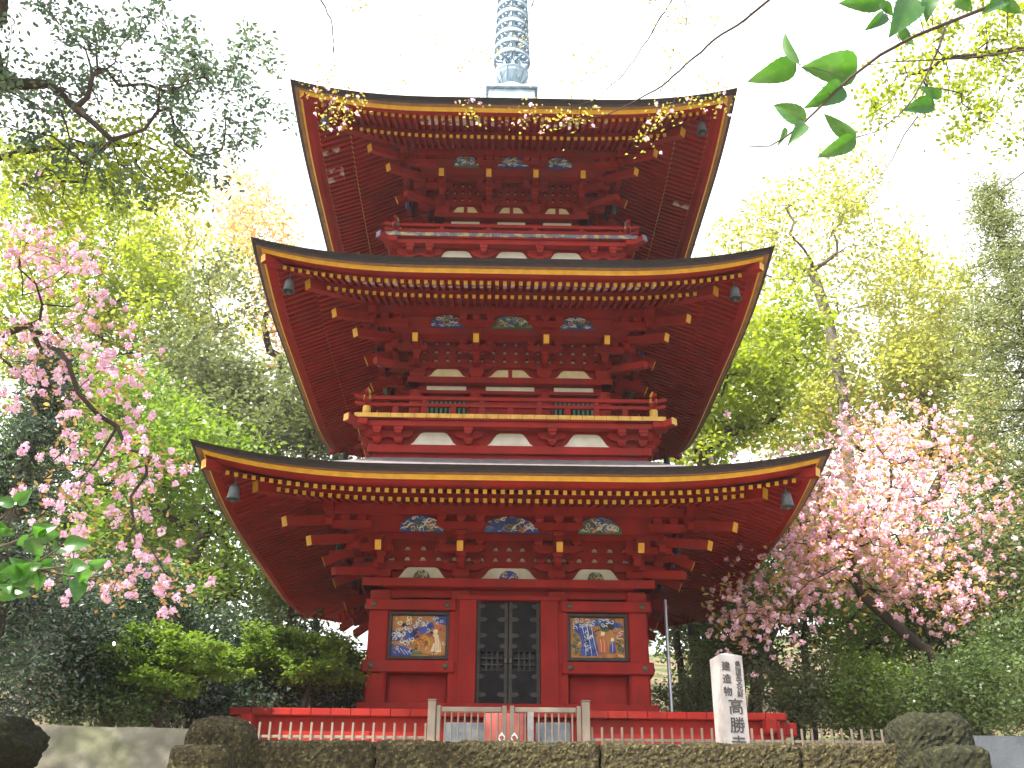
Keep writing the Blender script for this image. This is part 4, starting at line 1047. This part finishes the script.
# ---------------------------------------------------------------- woods, left
G1 = 'woodland trees behind the pagoda'
tree('broadleaf_tree', 'tall yellow green tree at the far left, behind the pink cherry', 'tree', 1, bxy(110, 30), [(100, 260, 30, 85, 70, 3.), (60, 330, 30, 80, 60, 3), (150, 320, 30, 60, 60, 3), (40, 200, 31, 60, 60, 3)], 130, 90, .75, .20, .11, 'leaf_lime', rb=.22, group=G1)
tree('broadleaf_tree', 'slender pale green tree with airy crown just left of the orange leaved tree', 'tree', 2, bxy(200, 33), [(185, 290, 33, 60, 60, 3), (205, 370, 33, 60, 60, 3), (160, 230, 34, 40, 40, 2.5)], 85, 70, .7, .20, .11, 'leaf_yellow', bark='grey_bark', rb=.17, group=G1)
tree('broadleaf_tree', 'orange leaved tree left of the middle roof', 'tree', 3, bxy(275, 36), [(262, 240, 36, 42, 45, 2.5), (285, 320, 36, 36, 55, 2.5), (240, 200, 37, 28, 28, 2)], 70, 55, .75, .20, .11, 'leaf_orange', rb=.16, group=G1)
tree('broadleaf_tree', 'olive green tree with glossy leaves seen above the left end of the lowest roof', 'tree', 4, bxy(285, 27), [(275, 430, 27, 80, 42, 3), (210, 400, 28, 60, 50, 3), (320, 400, 28, 40, 60, 3)], 120, 130, .7, .17, .09, 'leaf_olive', rb=.2, group=G1)
tree('broadleaf_tree', 'mid green leafy tree with a dark forked trunk left of the lowest roof', 'tree', 5, bxy(232, 20), [(200, 480, 20, 75, 60, 2.2), (235, 550, 20, 40, 45, 2), (150, 440, 21, 60, 60, 2)], 120, 75, .5, .13, .07, 'leaf_spring', rb=.17, group=G1, fork=.6)
tree('broadleaf_tree', 'bushy green tree behind the pink cherry, at the left of the forked tree', 'tree', 6, bxy(95, 23), [(90, 430, 23, 100, 70, 2.5), (40, 500, 23, 70, 60, 2.5), (140, 540, 22, 60, 50, 2)], 130, 80, .55, .15, .08, 'leaf_spring', rb=.17, group=G1)
tree('broadleaf_tree', 'shaded green tree low behind the forked tree at the left', 'tree', 7, bxy(170, 27), [(150, 560, 27, 110, 55, 2.5), (250, 600, 26, 55, 45, 2.5), (60, 570, 27, 80, 60, 2)], 130, 110, .6, .15, .08, 'leaf_olive', rb=.18, group=G1)
tree('broadleaf_tree', 'thin grey stemmed tree between the yellow green tree and the orange tree', 'tree', 8, bxy(225, 29), [(225, 300, 29, 35, 60, 2), (215, 400, 29, 40, 50, 2)], 45, 40, .6, .16, .09, 'leaf_olive', bark='grey_bark', rb=.13, group=G1, fork=.7)
# ---------------------------------------------------------------- woods, right
tree('broadleaf_tree', 'tall thin yellow leaved tree with open crown against the sky at the right', 'tree', 11, bxy(850, 33), [(800, 225, 33, 75, 50, 3), (880, 280, 33, 60, 55, 3), (760, 250, 34, 50, 50, 3), (840, 190, 33, 45, 30, 2)], 130, 34, .75, .19, .11, 'leaf_yellow', bark='grey_bark', rb=.2, fork=.62, group=G1,
     path=[at(850, 480, 33), at(842, 390, 33), at(828, 320, 33), at(812, 270, 33)])
tree('broadleaf_tree', 'bright lime green tree right of the middle roof', 'tree', 12, bxy(735, 26), [(735, 380, 26, 55, 62, 2.5), (780, 330, 27, 45, 45, 2.5), (700, 430, 26, 40, 40, 2)], 110, 95, .6, .17, .10, 'leaf_lime', rb=.18, group=G1)
tree('broadleaf_tree', 'broad yellow green tree behind the right cherry', 'tree', 13, bxy(890, 35), [(870, 380, 35, 90, 50, 3.5), (945, 370, 35, 60, 60, 3), (800, 420, 35, 60, 40, 3), (925, 310, 36, 50, 50, 3), (970, 430, 34, 50, 40, 3)], 165, 100, .8, .21, .12, 'leaf_yellow', rb=.22, group=G1)
tree('broadleaf_tree', 'mid green tree low behind the right cherry', 'tree', 14, bxy(800, 25), [(790, 560, 25, 100, 60, 2.5), (880, 600, 25, 80, 50, 2.5), (720, 620, 25, 60, 50, 2)], 140, 95, .55, .15, .08, 'leaf_spring', rb=.17, group=G1)
tree('broadleaf_tree', 'dense green tree right behind the right cherry and beside the conifer', 'tree', 15, bxy(960, 22), [(960, 580, 22, 80, 60, 2.2), (1010, 520, 22, 60, 60, 2), (920, 640, 21, 80, 40, 2)], 130, 90, .5, .14, .08, 'leaf_mid', rb=.17, group=G1)
tree('broadleaf_tree', 'dark stemmed tree just right of the pagoda wall', 'tree', 16, bxy(690, 25), [(680, 600, 25, 45, 40, 2), (700, 540, 26, 40, 50, 2)], 60, 70, .5, .14, .08, 'leaf_mid', rb=.15, group=G1, fork=.75)
tree('broadleaf_tree', 'dark stemmed leaning tree behind the right cherry', 'tree', 17, bxy(765, 22), [(770, 520, 22, 50, 40, 2), (740, 590, 22, 40, 30, 2)], 50, 40, .5, .14, .08, 'leaf_spring', rb=.13, group=G1, fork=.8)
# behind the pagoda, hardly seen from the front
for k, (px, Y) in enumerate(((400, 37), (520, 40), (630, 36))):
    tree('broadleaf_tree', ['green tree standing straight behind the left half of the pagoda', 'green tree standing straight behind the pagoda door', 'green tree standing behind the right half of the pagoda'][k], 'tree', 30+k, bxy(px, Y), [(px, 520, Y, 70, 80, 3), (px+20, 420, Y, 50, 60, 3)], 70, 70, .8, .2, .11, 'leaf_spring', rb=.2, group=G1)

# ---------------------------------------------------------------- conifers
def conifer(label, seed, base, top, r0, leaf, n=46, L=.12, Wd=.034, per=60, sg=.26):
    rg = np.random.default_rng(seed); bx, by = base; z0 = gz(bx, by); H = top-z0; root = empty('conifer', (bx, by, z0)); tag(root, label, 'tree')
    m = MB(); m.tube([(0, 0, -.2), (.05, 0, H*.4), (0, .05, H*.8), (0, 0, H)], [.2, .15, .07, .015], 'tree_bark', 8); m.build('trunk', root, smooth=True)
    cen = []; m = MB()
    for k in range(n):
        f = .10+.9*(k+.5)/n; z = H*f; ln = r0*(1-f)**.75*rg.uniform(.75, 1.15)+.15
        for q in range(3):
            a = rg.uniform(0, 6.28); d = np.array([math.cos(a), math.sin(a), -.12]); tip = np.array([0, 0, z])+d*ln; tip[2] += .1*ln
            m.tube([(0, 0, z), tuple(np.array([0, 0, z])+d*ln*.55), tuple(tip)], [.03*(1-f)+.012, .014, .005], 'tree_bark', 4)
            for t in np.linspace(.3, 1, max(3, int(ln/.22))): cen.append(np.array([0, 0, z])+d*ln*t+np.array([0, 0, .1*ln*t*t]))
    m.build('branches', root)
    cen = np.array(cen); V, t = leaves(rg, cen, np.full(len(cen), sg), per, L, Wd, .6, .3, .45); quads('crown', V, leaf, t, root); return root
cb = bxy(1112, 20); conifer('tall olive green conifer at the right edge, behind the right cherry', 50, (cb[0], 20), at(1005, 185, 20)[2], 3.4, 'leaf_conifer', n=70, per=44, sg=.34)
cb = bxy(-22, 9.5); conifer('dark green conifer at the left edge behind the pink cherry', 51, (cb[0]-.75, 10.8), at(0, 350, 10.8)[2], .72, 'leaf_dark', 34, L=.065, Wd=.02, per=75, sg=.2)

# ---------------------------------------------------------------- cherries
rg0 = np.random.default_rng(77)
tree('cherry_tree', 'pink double blossom cherry reaching in from the left edge', 'cherry tree', 60, (-6.6, 8.2),
     [(55, 290, 8.2, 70, 70, 1.), (30, 215, 8.4, 45, 35, .8), (100, 390, 8.2, 80, 55, 1.), (100, 480, 8.0, 80, 50, 1.), (140, 560, 7.9, 70, 36, .8), (20, 350, 8.0, 40, 60, .8), (160, 485, 8.2, 26, 30, .5), (70, 590, 7.8, 40, 12, .4), (190, 590, 8.0, 40, 12, .4)],
     105, 7, .17, .055, .028, 'leaf_bronze', rb=.034, start=.5, group='blossoming cherry trees', bloom=(2, 30, .040, .027, 'blossom_pink'), droop=.2, rtip=.0026, step=.28,
     path=[(-6.4, 8.2, 2.2), (-6.1, 8.2, 3.9), tuple(at(-90, 420, 8.2)), tuple(at(-40, 345, 8.2)), tuple(at(30, 325, 8.2))])
tree('cherry_tree', 'wide pale pink cherry with bronze young leaves at the right, behind the fence', 'cherry tree', 61, bxy(960, 16.5),
     [(880, 460, 16.5, 85, 32, 1.8), (820, 520, 16.2, 85, 42, 1.5), (940, 520, 16.5, 70, 40, 1.6), (870, 560, 16, 100, 36, 1.6), (770, 590, 16, 60, 34, 1.2), (940, 595, 16.2, 70, 28, 1.4), (830, 500, 17, 90, 45, 1.5), (745, 630, 15.5, 32, 24, .6), (900, 430, 17, 60, 26, 1.2)],
     190, 14, .50, .10, .05, 'leaf_bronze', rb=.085, start=.55, group='blossoming cherry trees', bloom=(5, 18, .055, .042, 'blossom_pale'), rtip=.006,
     path=[at(948, 690, 16.5), at(932, 655, 16.5), at(895, 625, 16.5), at(862, 595, 16.5), at(850, 560, 16.5)])
# ---------------------------------------------------------------- shrubs
G2 = 'evergreen shrubs at the edge of the terrace'
def shrub(label, seed, px, Y, lobes, n, per, leaf, L, Wd, sig=.3, **k):
    return tree('shrub', label, 'shrub', seed, bxy(px, Y), lobes, n, int(per*.95), sig*1.1, L*.68, Wd*.68, leaf, rb=.05, fork=.4, start=.1, group=G2, parts=('stems', 'foliage'), rtip=.005, **k)
shrub('dark glossy shrub at the left edge above the dark rock', 70, 40, 12.5, [(40, 660, 12.5, 75, 55, 1), (0, 620, 12.5, 60, 50, 1), (60, 620, 12.8, 60, 40, 1)], 93, 90, 'leaf_dark', .095, .05)
shrub('tall dark blue green shrub under the lowest pink blossoms', 71, 120, 14, [(120, 625, 14, 70, 45, 1), (100, 670, 14, 80, 45, 1), (170, 610, 14.5, 50, 40, 1)], 93, 90, 'leaf_dark', .10, .055)
shrub('dark shrub below the left corner of the lowest roof', 72, 250, 16.5, [(235, 650, 16.5, 60, 38, 1.2), (280, 690, 16.5, 60, 35, 1.2), (210, 680, 16, 50, 40, 1), (285, 660, 17, 40, 24, 1)], 105, 90, 'leaf_dark', .11, .06)
shrub('dark glossy shrub against the left side of the pagoda wall', 73, 330, 18.5, [(330, 672, 18.5, 50, 34, 1), (345, 700, 18.5, 45, 26, 1), (308, 660, 19, 30, 25, 1)], 74, 90, 'leaf_dark', .115, .06)
shrub('fresh lime green maple bush spreading in flat layers among the dark shrubs', 74, 165, 13.5, [(150, 640, 13.5, 50, 5, .8), (185, 652, 13.3, 50, 5, .8), (135, 660, 13.3, 42, 5, .8), (200, 672, 13.6, 45, 5, .8), (160, 684, 13.2, 50, 6, .7)], 120, 60, 'leaf_spring', .085, .06, .12, flat=.25, up=1.6)
shrub('lime green bush with small leaves beside the left shrub of the pagoda', 75, 300, 15.5, [(285, 640, 15.5, 40, 7, .8), (325, 650, 15.5, 38, 7, .8), (270, 665, 15.5, 45, 7, .8), (320, 678, 15.3, 42, 7, .8)], 110, 60, 'leaf_spring', .10, .065, .16, flat=.3, up=1.4)
shrub('low leafy plants along the far picket fence', 76, 120, 13.2, [(115, 708, 13.2, 60, 12, .5), (70, 700, 13.2, 40, 14, .5)], 60, 60, 'leaf_mid', .09, .04, .16)
shrub('dark shrub low between the maple bush and the pagoda', 77, 210, 15, [(215, 705, 15, 60, 22, .8), (150, 705, 15, 60, 20, .8)], 55, 80, 'leaf_dark', .10, .05)
shrub('low green shrub right of the inscribed pillar', 80, 800, 17, [(800, 690, 17, 55, 22, 1.), (835, 705, 17, 60, 22, 1)], 60, 80, 'leaf_olive', .105, .06)
shrub('bright green shrub under the right cherry trunk', 81, 880, 16.5, [(880, 700, 16.5, 55, 26, 1), (850, 680, 17, 45, 25, 1)], 70, 80, 'leaf_spring', .10, .055)
shrub('green shrub at the right edge behind the grey slope', 82, 985, 14.5, [(985, 690, 14.5, 50, 38, 1), (1015, 650, 15, 35, 35, 1), (940, 705, 14.8, 40, 24, 1)], 85, 80, 'leaf_mid', .10, .055)
shrub('shaded shrub between the pagoda and the inscribed pillar', 83, 690, 21, [(685, 700, 21, 35, 22, 1), (705, 680, 22, 25, 25, 1)], 45, 70, 'leaf_olive', .12, .06)
G3 = 'slender dark stemmed trees behind the right cherry'
for k, (px, Y, tx, ty, w_) in enumerate(((70, 17, 60, 590, 34), (165, 18.5, 172, 600, 32), (285, 21, 292, 585, 28))):
    tree('slender_tree', ['slender dark stemmed tree at the far left under the pink cherry', 'slender dark stemmed tree behind the lime maple bush', 'slender dark stemmed tree below the left end of the lowest roof'][k], 'tree', 220+k, bxy(px, Y),
         [(tx, ty, Y, w_*1.2, w_*.8, 1.2)], 26, 46, .40, .10, .055, ('leaf_olive', 'leaf_spring', 'leaf_mid')[k], rb=.075, fork=.8, start=.4, group='slender dark stemmed trees at the left', rtip=.007)
for k, (px, Y, tx, ty, w_) in enumerate(((672, 24, 678, 560, 30), (712, 23, 722, 600, 26), (748, 21, 735, 590, 30), (795, 22, 808, 580, 34), (868, 20, 862, 600, 34), (955, 19, 940, 585, 36), (1000, 18.5, 995, 560, 34))):
    tree('slender_tree', ['slender dark stemmed tree hard by the right wall of the pagoda', 'slender stemmed tree just left of the inscribed pillar', 'slender stemmed tree just right of the inscribed pillar', 'slender stemmed tree above the low green shrub', 'slender stemmed tree behind the bright green shrub', 'slender stemmed tree above the right stone post', 'slender stemmed tree at the far right below the conifer'][k], 'tree', 200+k, bxy(px, Y),
         [(tx, ty, Y, w_*1.3, w_, 1.4), (tx+12, ty+55, Y, w_, w_*.7, 1.2)], 34, 46, .42, .11, .06, ('leaf_olive', 'leaf_spring', 'leaf_mid')[k % 3], rb=.085, fork=.8, start=.4, group=G3, rtip=.007)
# ---------------------------------------------------------------- boughs reaching over from trees close to the viewer
def limb(pts): return [tuple(at(*p)) for p in pts]
leaf_material('leaf_blue_green', [(.05, .08, .06), (.085, .125, .075), (.12, .16, .07)], trans=.5, rough=.35)
rgc = np.random.default_rng(5); big = unit(rgc.normal(size=(330, 3)))*rgc.uniform(.3, 1, (330, 1))**.5*np.array([3.4, 2.8, 1.9])+np.array([-7.0, 4.6, 10.2])
tree('broadleaf_tree', 'near tree whose dark limbs and small green leaves fill the upper left corner', 'tree', 90, (-4.9, 5.0),
     [(60, 60, 6, 75, 60, .8), (150, 60, 6.2, 75, 55, .8), (200, 110, 6.2, 65, 50, .7), (100, 150, 6, 70, 30, .7), (10, 110, 5.8, 40, 60, .7), (245, 90, 6.4, 38, 60, .6), (225, 165, 6.3, 25, 20, .4)],
     190, 17, .105, .046, .026, 'leaf_blue_green', rb=.06, start=.25, rtip=.0028, step=.2, wob=.3, more=big,
     path=[(-4.8, 5.1, 2.5), (-4.6, 5.3, 4.0)]+limb([(-60, 90, 5.9), (10, 84, 6), (50, 84, 6), (75, 108, 6), (90, 120, 6), (112, 140, 6)]))
# unseen canopy added above the picture to shade the stonework, gate and veranda
shade_canopy = unit(rgc.normal(size=(420, 3)))*rgc.uniform(.2, 1, (420, 1))**.5*np.array([4.2, 3.2, 1.7])+np.array([-3.6, 7.0, 15.2]); T90 = bpy.data.objects['crown' if False else COL.objects[-1].name].parent
o90 = np.array(T90.location); V, t = leaves(rgc, np.concatenate([shade_canopy, big])-o90, np.full(len(shade_canopy)+len(big), .30), 40, .10, .06); quads('crown', V, 'leaf_blue_green', t, T90)
P, par, r = skeleton(rgc, [np.array([-4.7, 5.2, 3.8]), np.array([-5.2, 5.2, 7.]), np.array([-4.6, 6.2, 12.])], shade_canopy, step=.7, start=.5, rbase=.07, rtip=.005); tubes('trunk', P-o90, par, r, 'tree_bark', T90)

tree('broadleaf_tree', 'near tree with yellow green leaves hanging below the dark limbs at the upper left', 'tree', 91, (-5.2, 6.6),
     [(150, 165, 6.8, 55, 30, .6), (60, 190, 6.8, 60, 30, .6), (180, 185, 7, 30, 18, .4), (100, 160, 6.9, 60, 25, .6)], 110, 13, .14, .050, .032, 'leaf_lime', rb=.03, start=.7, rtip=.0022, step=.2, wob=.3,
     path=[(-5.0, 6.6, 3.5)]+limb([(-40, 165, 6.8), (30, 150, 6.8), (100, 145, 6.8), (140, 144, 6.8)]))
tree('broadleaf_tree', 'near tree with airy yellow green foliage in the upper right corner', 'tree', 92, (5.0, 6.5),
     [(960, 40, 7, 60, 45, .8), (990, 90, 7, 40, 40, .7), (900, 80, 7, 50, 25, .7), (1010, 30, 7, 40, 40, .7), (870, 100, 7.2, 30, 14, .4), (990, 130, 7, 30, 20, .5)],
     120, 14, .14, .050, .032, 'leaf_lime', rb=.03, start=.7, rtip=.0022, step=.2, wob=.25,
     path=[(4.9, 6.6, 3.5), (4.6, 6.8, 5.5)]+limb([(1060, 40, 7), (985, 55, 7), (945, 58, 7)]))

def bough(name, label, cat, base, trunk, limbs, clumps, seed, per, L, Wd, sig, leaf, bloom=None, r0=.05, bark='tree_bark', group=None, dots=()):
    """a tree given by its trunk line and long limbs (drooping twigs), leaf clumps at listed points"""
    rg = np.random.default_rng(seed); bx, by = base; b0 = np.array([bx, by, gz(bx, by)-.1]); root = empty(name, tuple(b0)); tag(root, label, cat, group)
    m = MB(); tp = [b0]+[np.array(p) for p in trunk]; m.tube([p-b0 for p in tp], [r0*(1-.5*i/len(tp)) for i in range(len(tp))], bark, 8)
    for pts, ra, rb_ in limbs:
        k = len(pts); q = []
        for i in range(k-1):
            for t in range(4): q.append(pts[i]+(pts[i+1]-pts[i])*t/4+(rg.normal(size=3)*np.linalg.norm(pts[i+1]-pts[i])*.012 if t else 0))
        q.append(pts[-1]); m.tube([p-b0 for p in q], [ra+(rb_-ra)*i/(len(q)-1) for i in range(len(q))], bark, 6)
    # short spurs to the clumps
    allp = np.concatenate([np.concatenate([np.linspace(a, c, 8) for a, c in zip(p[:-1], p[1:])]) for p, _, _ in limbs])
    for c in clumps:
        j = int(np.argmin(np.linalg.norm(allp-c, axis=1)))
        if np.linalg.norm(allp[j]-c) > .02: m.tube([allp[j]-b0, (allp[j]+c)/2-b0+rg.normal(size=3)*.01, c-b0], [.003, .0022, .0015], bark, 4)
    m.build('trunk', root, smooth=True)
    C = np.array(clumps)-b0; sg = np.full(len(C), sig)*rg.uniform(.7, 1.3, len(C))
    if bloom:
        hd, pr, hr, ps, bm_mat = bloom; hc = np.repeat(C, hd, axis=0)+rg.normal(size=(len(C)*hd, 3))*np.repeat(sg, hd)[:, None]*.6
        V, t = balls(rg, hc, hr*rg.uniform(.7, 1.2, len(hc)), pr, ps); quads('blossoms', V, bm_mat, t, root)
    V, t = leaves(rg, C, sg, per, L, Wd, .8, .5, .2)
    quads('crown', V, leaf, t, root); return root

leaf_material('leaf_twig', [(.40, .20, .16), (.36, .30, .08), (.34, .36, .07), (.48, .44, .16)], trans=.45)
# drooping cherry high over the viewer: its long twigs hang down against the sky
Yt = 5.6
def pp(*pts): return [at(p[0], p[1], Yt) for p in pts]
hub = at(900, -190, Yt); hub2 = at(560, -150, Yt)
tw = [(pp((900, -190), (830, -60), (769, 0), (746, 19), (715, 39), (685, 65), (662, 86), (632, 103), (609, 114), (588, 118), (560, 124)), .012, .0018),
      (pp((830, -60), (720, -50), (672, 0), (657, 23), (637, 56), (619, 79), (594, 100), (560, 113), (530, 118)), .007, .0012),
      (pp((720, -50), (685, 0), (689, 43), (682, 79), (670, 112), (644, 135)), .004, .0012),
      (pp((900, -190), (720, -150), (560, -150), (440, -110), (330, -60), (318, -5), (331, 19), (334, 51), (336, 75), (330, 100)), .013, .0013),
      (pp((560, -150), (545, -40), (534, 0), (515, 50), (498, 85), (470, 108)), .005, .0010),
      (pp((440, -110), (395, -20), (380, 2), (420, 15), (470, 30)), .004, .0010), (pp((330, -60), (352, -10), (345, 40), (352, 70), (345, 98)), .003, .001),
      (pp((790, -30), (752, 10), (735, 50), (722, 92)), .003, .001), (pp((746, 19), (720, 60), (700, 95)), .0025, .001), (pp((637, 56), (660, 90), (655, 118)), .002, .001)]
rgd = np.random.default_rng(9)
cl = pp((644, 138), (650, 128), (640, 146), (655, 120), (660, 112), (668, 108), (676, 116), (690, 100), (700, 103), (715, 95), (720, 108), (724, 98), (712, 100), (590, 108), (578, 113), (566, 119), (552, 123), (560, 116), (574, 118), (530, 108), (522, 114), (518, 122), (474, 112), (467, 106), (484, 116), (545, 120),
        (318, 92), (326, 100), (335, 96), (342, 106), (350, 100), (358, 97), (332, 112), (345, 117), (322, 108), (337, 122), (328, 126), (362, 104), (312, 88), (350, 110), (340, 90))
cl += [at(rgd.uniform(330, 770), rgd.uniform(0, 88), Yt+rgd.normal()*.3) for _ in range(26)]
bough('weeping_cherry', 'slender cherry whose long sparse twigs droop across the sky over the top roof', 'cherry tree', (5.6, 4.2), [(5.5, 4.3, 3.), (5.0, 4.8, 6.), tuple(hub)], tw, cl, 12, 13, .025, .017, .075, 'leaf_twig', bloom=(1, 9, .015, .016, 'blossom_pink'), r0=.06)

# big leaved bough close to the viewer, upper right
Yn = 1.9
def q1(x, y, dy=0.): return at(x, y, Yn+dy)
def big_leaf(mb, b, t, wpx, nrm_tilt, rg):
    b = np.array(b); t = np.array(t); L = np.linalg.norm(t-b); ax = (t-b)/L; view = unit(np.array([0, 0, EYE])-b); side = unit(np.cross(ax, view)); side = unit(side*math.cos(nrm_tilt)+view*math.sin(nrm_tilt)); nr = np.cross(side, ax); w = wpx*.5
    NR, NC = 16, 8; o = len(mb['v']); cup = rg.uniform(.15, .5); curl = rg.uniform(-.05, .22); wav = rg.uniform(0, 6.28); base_t = rg.uniform(.3, .6)
    for i in range(NR+1):
        f = i/NR; k = (math.sin(math.pi*min(1, f**.72))**.8)*(1-.25*f) if f < 1 else 0.
        if f > .86: k *= 1-(f-.86)/.14*.35
        c = b+ax*L*f+nr*L*(.10*math.sin(math.pi*f)-curl*f*f); jag = 1+(.035 if i % 2 else -.02)
        for j in range(NC+1):
            q = (j-NC/2)/(NC/2); mb['v'].append(c+side*q*k*w*jag+nr*(abs(q)**1.3*k*w*cup+.05*w*math.sin(wav+f*9)*abs(q)))
    for i in range(NR):
        for j in range(NC):
            a = o+i*(NC+1)+j; mb['f'].append((a, a+1, a+NC+2, a+NC+1)); d_ = abs(j-(NC-1)/2)-.5
            mb['t'].append(base_t+(.30 if d_ < .5 and NC == 4 else 0)+(.16 if (i-int(d_)) % 4 == 0 else 0)+.10*(d_ < .6)+.05*rg.normal())
def leaf_mesh(name, d, mat, parent, off):
    m = bpy.data.meshes.new(name); m.from_pydata([tuple(p-off) for p in d['v']], [], d['f']); a = m.attributes.new('tint', 'FLOAT', 'FACE'); a.data.foreach_set('value', np.clip(d['t'], 0, 1).astype(np.float32))
    m.polygons.foreach_set('use_smooth', [True]*len(m.polygons)); m.materials.append(MATS[mat]); m.update(); return link(name, m, parent)
leaf_material('leaf_big', [(.03, .085, .02), (.05, .13, .025), (.08, .17, .03)], trans=.42, rough=.3, spec=.6)
rgb = np.random.default_rng(4); D = dict(v=[], f=[], t=[])
LV = [(796, 63, 750, 82, 27, .2), (799, 64, 782, 31, 14, .7), (858, 66, 803, 68, 38, .15), (842, 86, 811, 106, 27, .3), (806, 122, 773, 105, 22, .3), (806, 124, 788, 145, 15, .3), (785, 128, 778, 146, 8, .6), (856, 138, 824, 113, 17, .3), (856, 137, 816, 158, 20, .2), (934, 104, 902, 110, 20, .2), (941, 98, 920, 86, 13, .4),
      (886, -2, 837, 3, 24, .2), (885, 14, 866, 30, 15, .3), (914, -2, 887, 40, 32, .2), (901, 27, 914, 46, 13, .4), (930, -4, 928, 16, 20, .3), (1006, -2, 984, 12, 18, .3), (1000, 2, 1022, 12, 16, .3), (960, -6, 972, 12, 18, .4), (880, 2, 893, 16, 12, .4)]
off = np.array([2.6, 1.7, -.1]); st = []
for x0, y0, x1, y1, w, tl_ in LV:
    b_ = q1(x0, y0, rgb.uniform(-.08, .08)); t_ = at(x1, y1, b_[1]+rgb.uniform(-.03, .03)); big_leaf(D, b_, t_, w*mpp(b_)*1.0, tl_*rgb.choice((-1, 1)), rgb); st.append(b_)
T_ = tag(empty('broadleaf_sapling', tuple(off)), 'thin stemmed tree close by whose bough of big green leaves hangs in the upper right', 'tree')
m = MB(); m.tube([np.zeros(3), np.array([.05, 0, 1.6]), np.array(q1(1250, 60))-off, np.array(q1(1120, -40))-off], [.03, .026, .014, .009], 'tree_bark', 8)
main = [q1(*p) for p in ((1120, -40), (1020, -8), (1000, 2), (960, 18), (915, 36), (880, 55), (850, 78), (835, 92), (815, 112), (800, 126), (784, 138), (770, 146), (745, 147))]; m.tube([p-off for p in main], [.006-.0048*i/(len(main)-1) for i in range(len(main))], 'tree_bark', 6)
s2 = [q1(*p) for p in ((1120, 30), (1024, 50), (975, 57), (930, 60), (890, 62), (862, 66))]; m.tube([p-off for p in s2], [.004, .0032, .0025, .002, .0015, .001], 'tree_bark', 5)
s3 = [q1(*p) for p in ((945, 28), (938, 50), (925, 78), (912, 100), (900, 114), (880, 130), (856, 138))]; m.tube([p-off for p in s3], [.003, .0027, .0024, .002, .0016, .0013, .001], 'tree_bark', 5)
s4 = [q1(*p) for p in ((918, 116), (904, 135), (893, 158), (878, 180), (862, 200))]; m.tube([p-off for p in s4], [.002, .0016, .0013, .001, .0006], 'tree_bark', 5)
s5 = [q1(*p) for p in ((1120, 120), (1024, 172), (1000, 190), (980, 200))]; m.tube([p-off for p in s5], [.003, .002, .0014, .0008], 'tree_bark', 5)
ml = np.concatenate([np.concatenate([np.linspace(a, c, 6) for a, c in zip(p[:-1], p[1:])]) for p in (main, s2, s3)])
for b_ in st:
    j = int(np.argmin(np.linalg.norm(ml-b_, axis=1))); m.tube([ml[j]-off, b_-off], [.0012, .0009], 'tree_bark', 4)
m.build('trunk', T_, smooth=True); leaf_mesh('crown', D, 'leaf_big', T_, off)

# broad leaved bough close to the viewer, left edge
D = dict(v=[], f=[], t=[]); off = np.array([-2.3, 2.5, -.1]); twl = []
T_ = tag(empty('camellia_bush', tuple(off)), 'near bush with big round glossy green leaves at the left edge', 'bush')
m = MB(); fork = np.array(at(-60, 600, 2.6)); m.tube([np.zeros(3), np.array([.1, .05, 1.0]), fork-off], [.03, .024, .012], 'tree_bark', 7)
for (x, y) in ((15, 505), (5, 540), (45, 530), (40, 570), (80, 565), (95, 580), (20, 585), (-10, 520), (60, 548)):
    tip = at(x, y, 2.6+rgb.uniform(-.15, .2)); md = (fork+tip)/2+rgb.normal(size=3)*.03; m.tube([fork-off, md-off, tip-off], [.006, .004, .002], 'tree_bark', 5)
    for k in range(7):
        f = rgb.uniform(.55, 1.05); b_ = md+(tip-md)*(f*2-1) if f > .5 else md; d_ = unit(rgb.normal(size=3)*np.array([1, .7, .6])); L_ = rgb.uniform(.045, .075)
        big_leaf(D, b_, b_+d_*L_, L_*.72, rgb.uniform(-.7, .7), rgb)
m.build('stems', T_, smooth=True); leaf_mesh('foliage', D, 'leaf_big', T_, off)
# ================================================================== scattering air volume added to wash out the darks like lens glare
hm = bpy.data.materials.new('glare_haze_air'); hm.use_nodes = True; t = hm.node_tree; t.nodes.clear()
vo = t.nodes.new('ShaderNodeVolumePrincipled'); vo.inputs['Density'].default_value = HAZE_DENSITY = .0006; vo.inputs['Color'].default_value = (1, .99, .97, 1); vo.inputs['Anisotropy'].default_value = .25
ho = t.nodes.new('ShaderNodeOutputMaterial'); t.links.new(vo.outputs[0], ho.inputs['Volume']); MATS['glare_haze_air'] = hm
b = MB(); b.box(-90, 90, -40, 130, -1., 34., 'glare_haze_air'); h = b.build('glare_haze'); tag(h, kind='stuff')
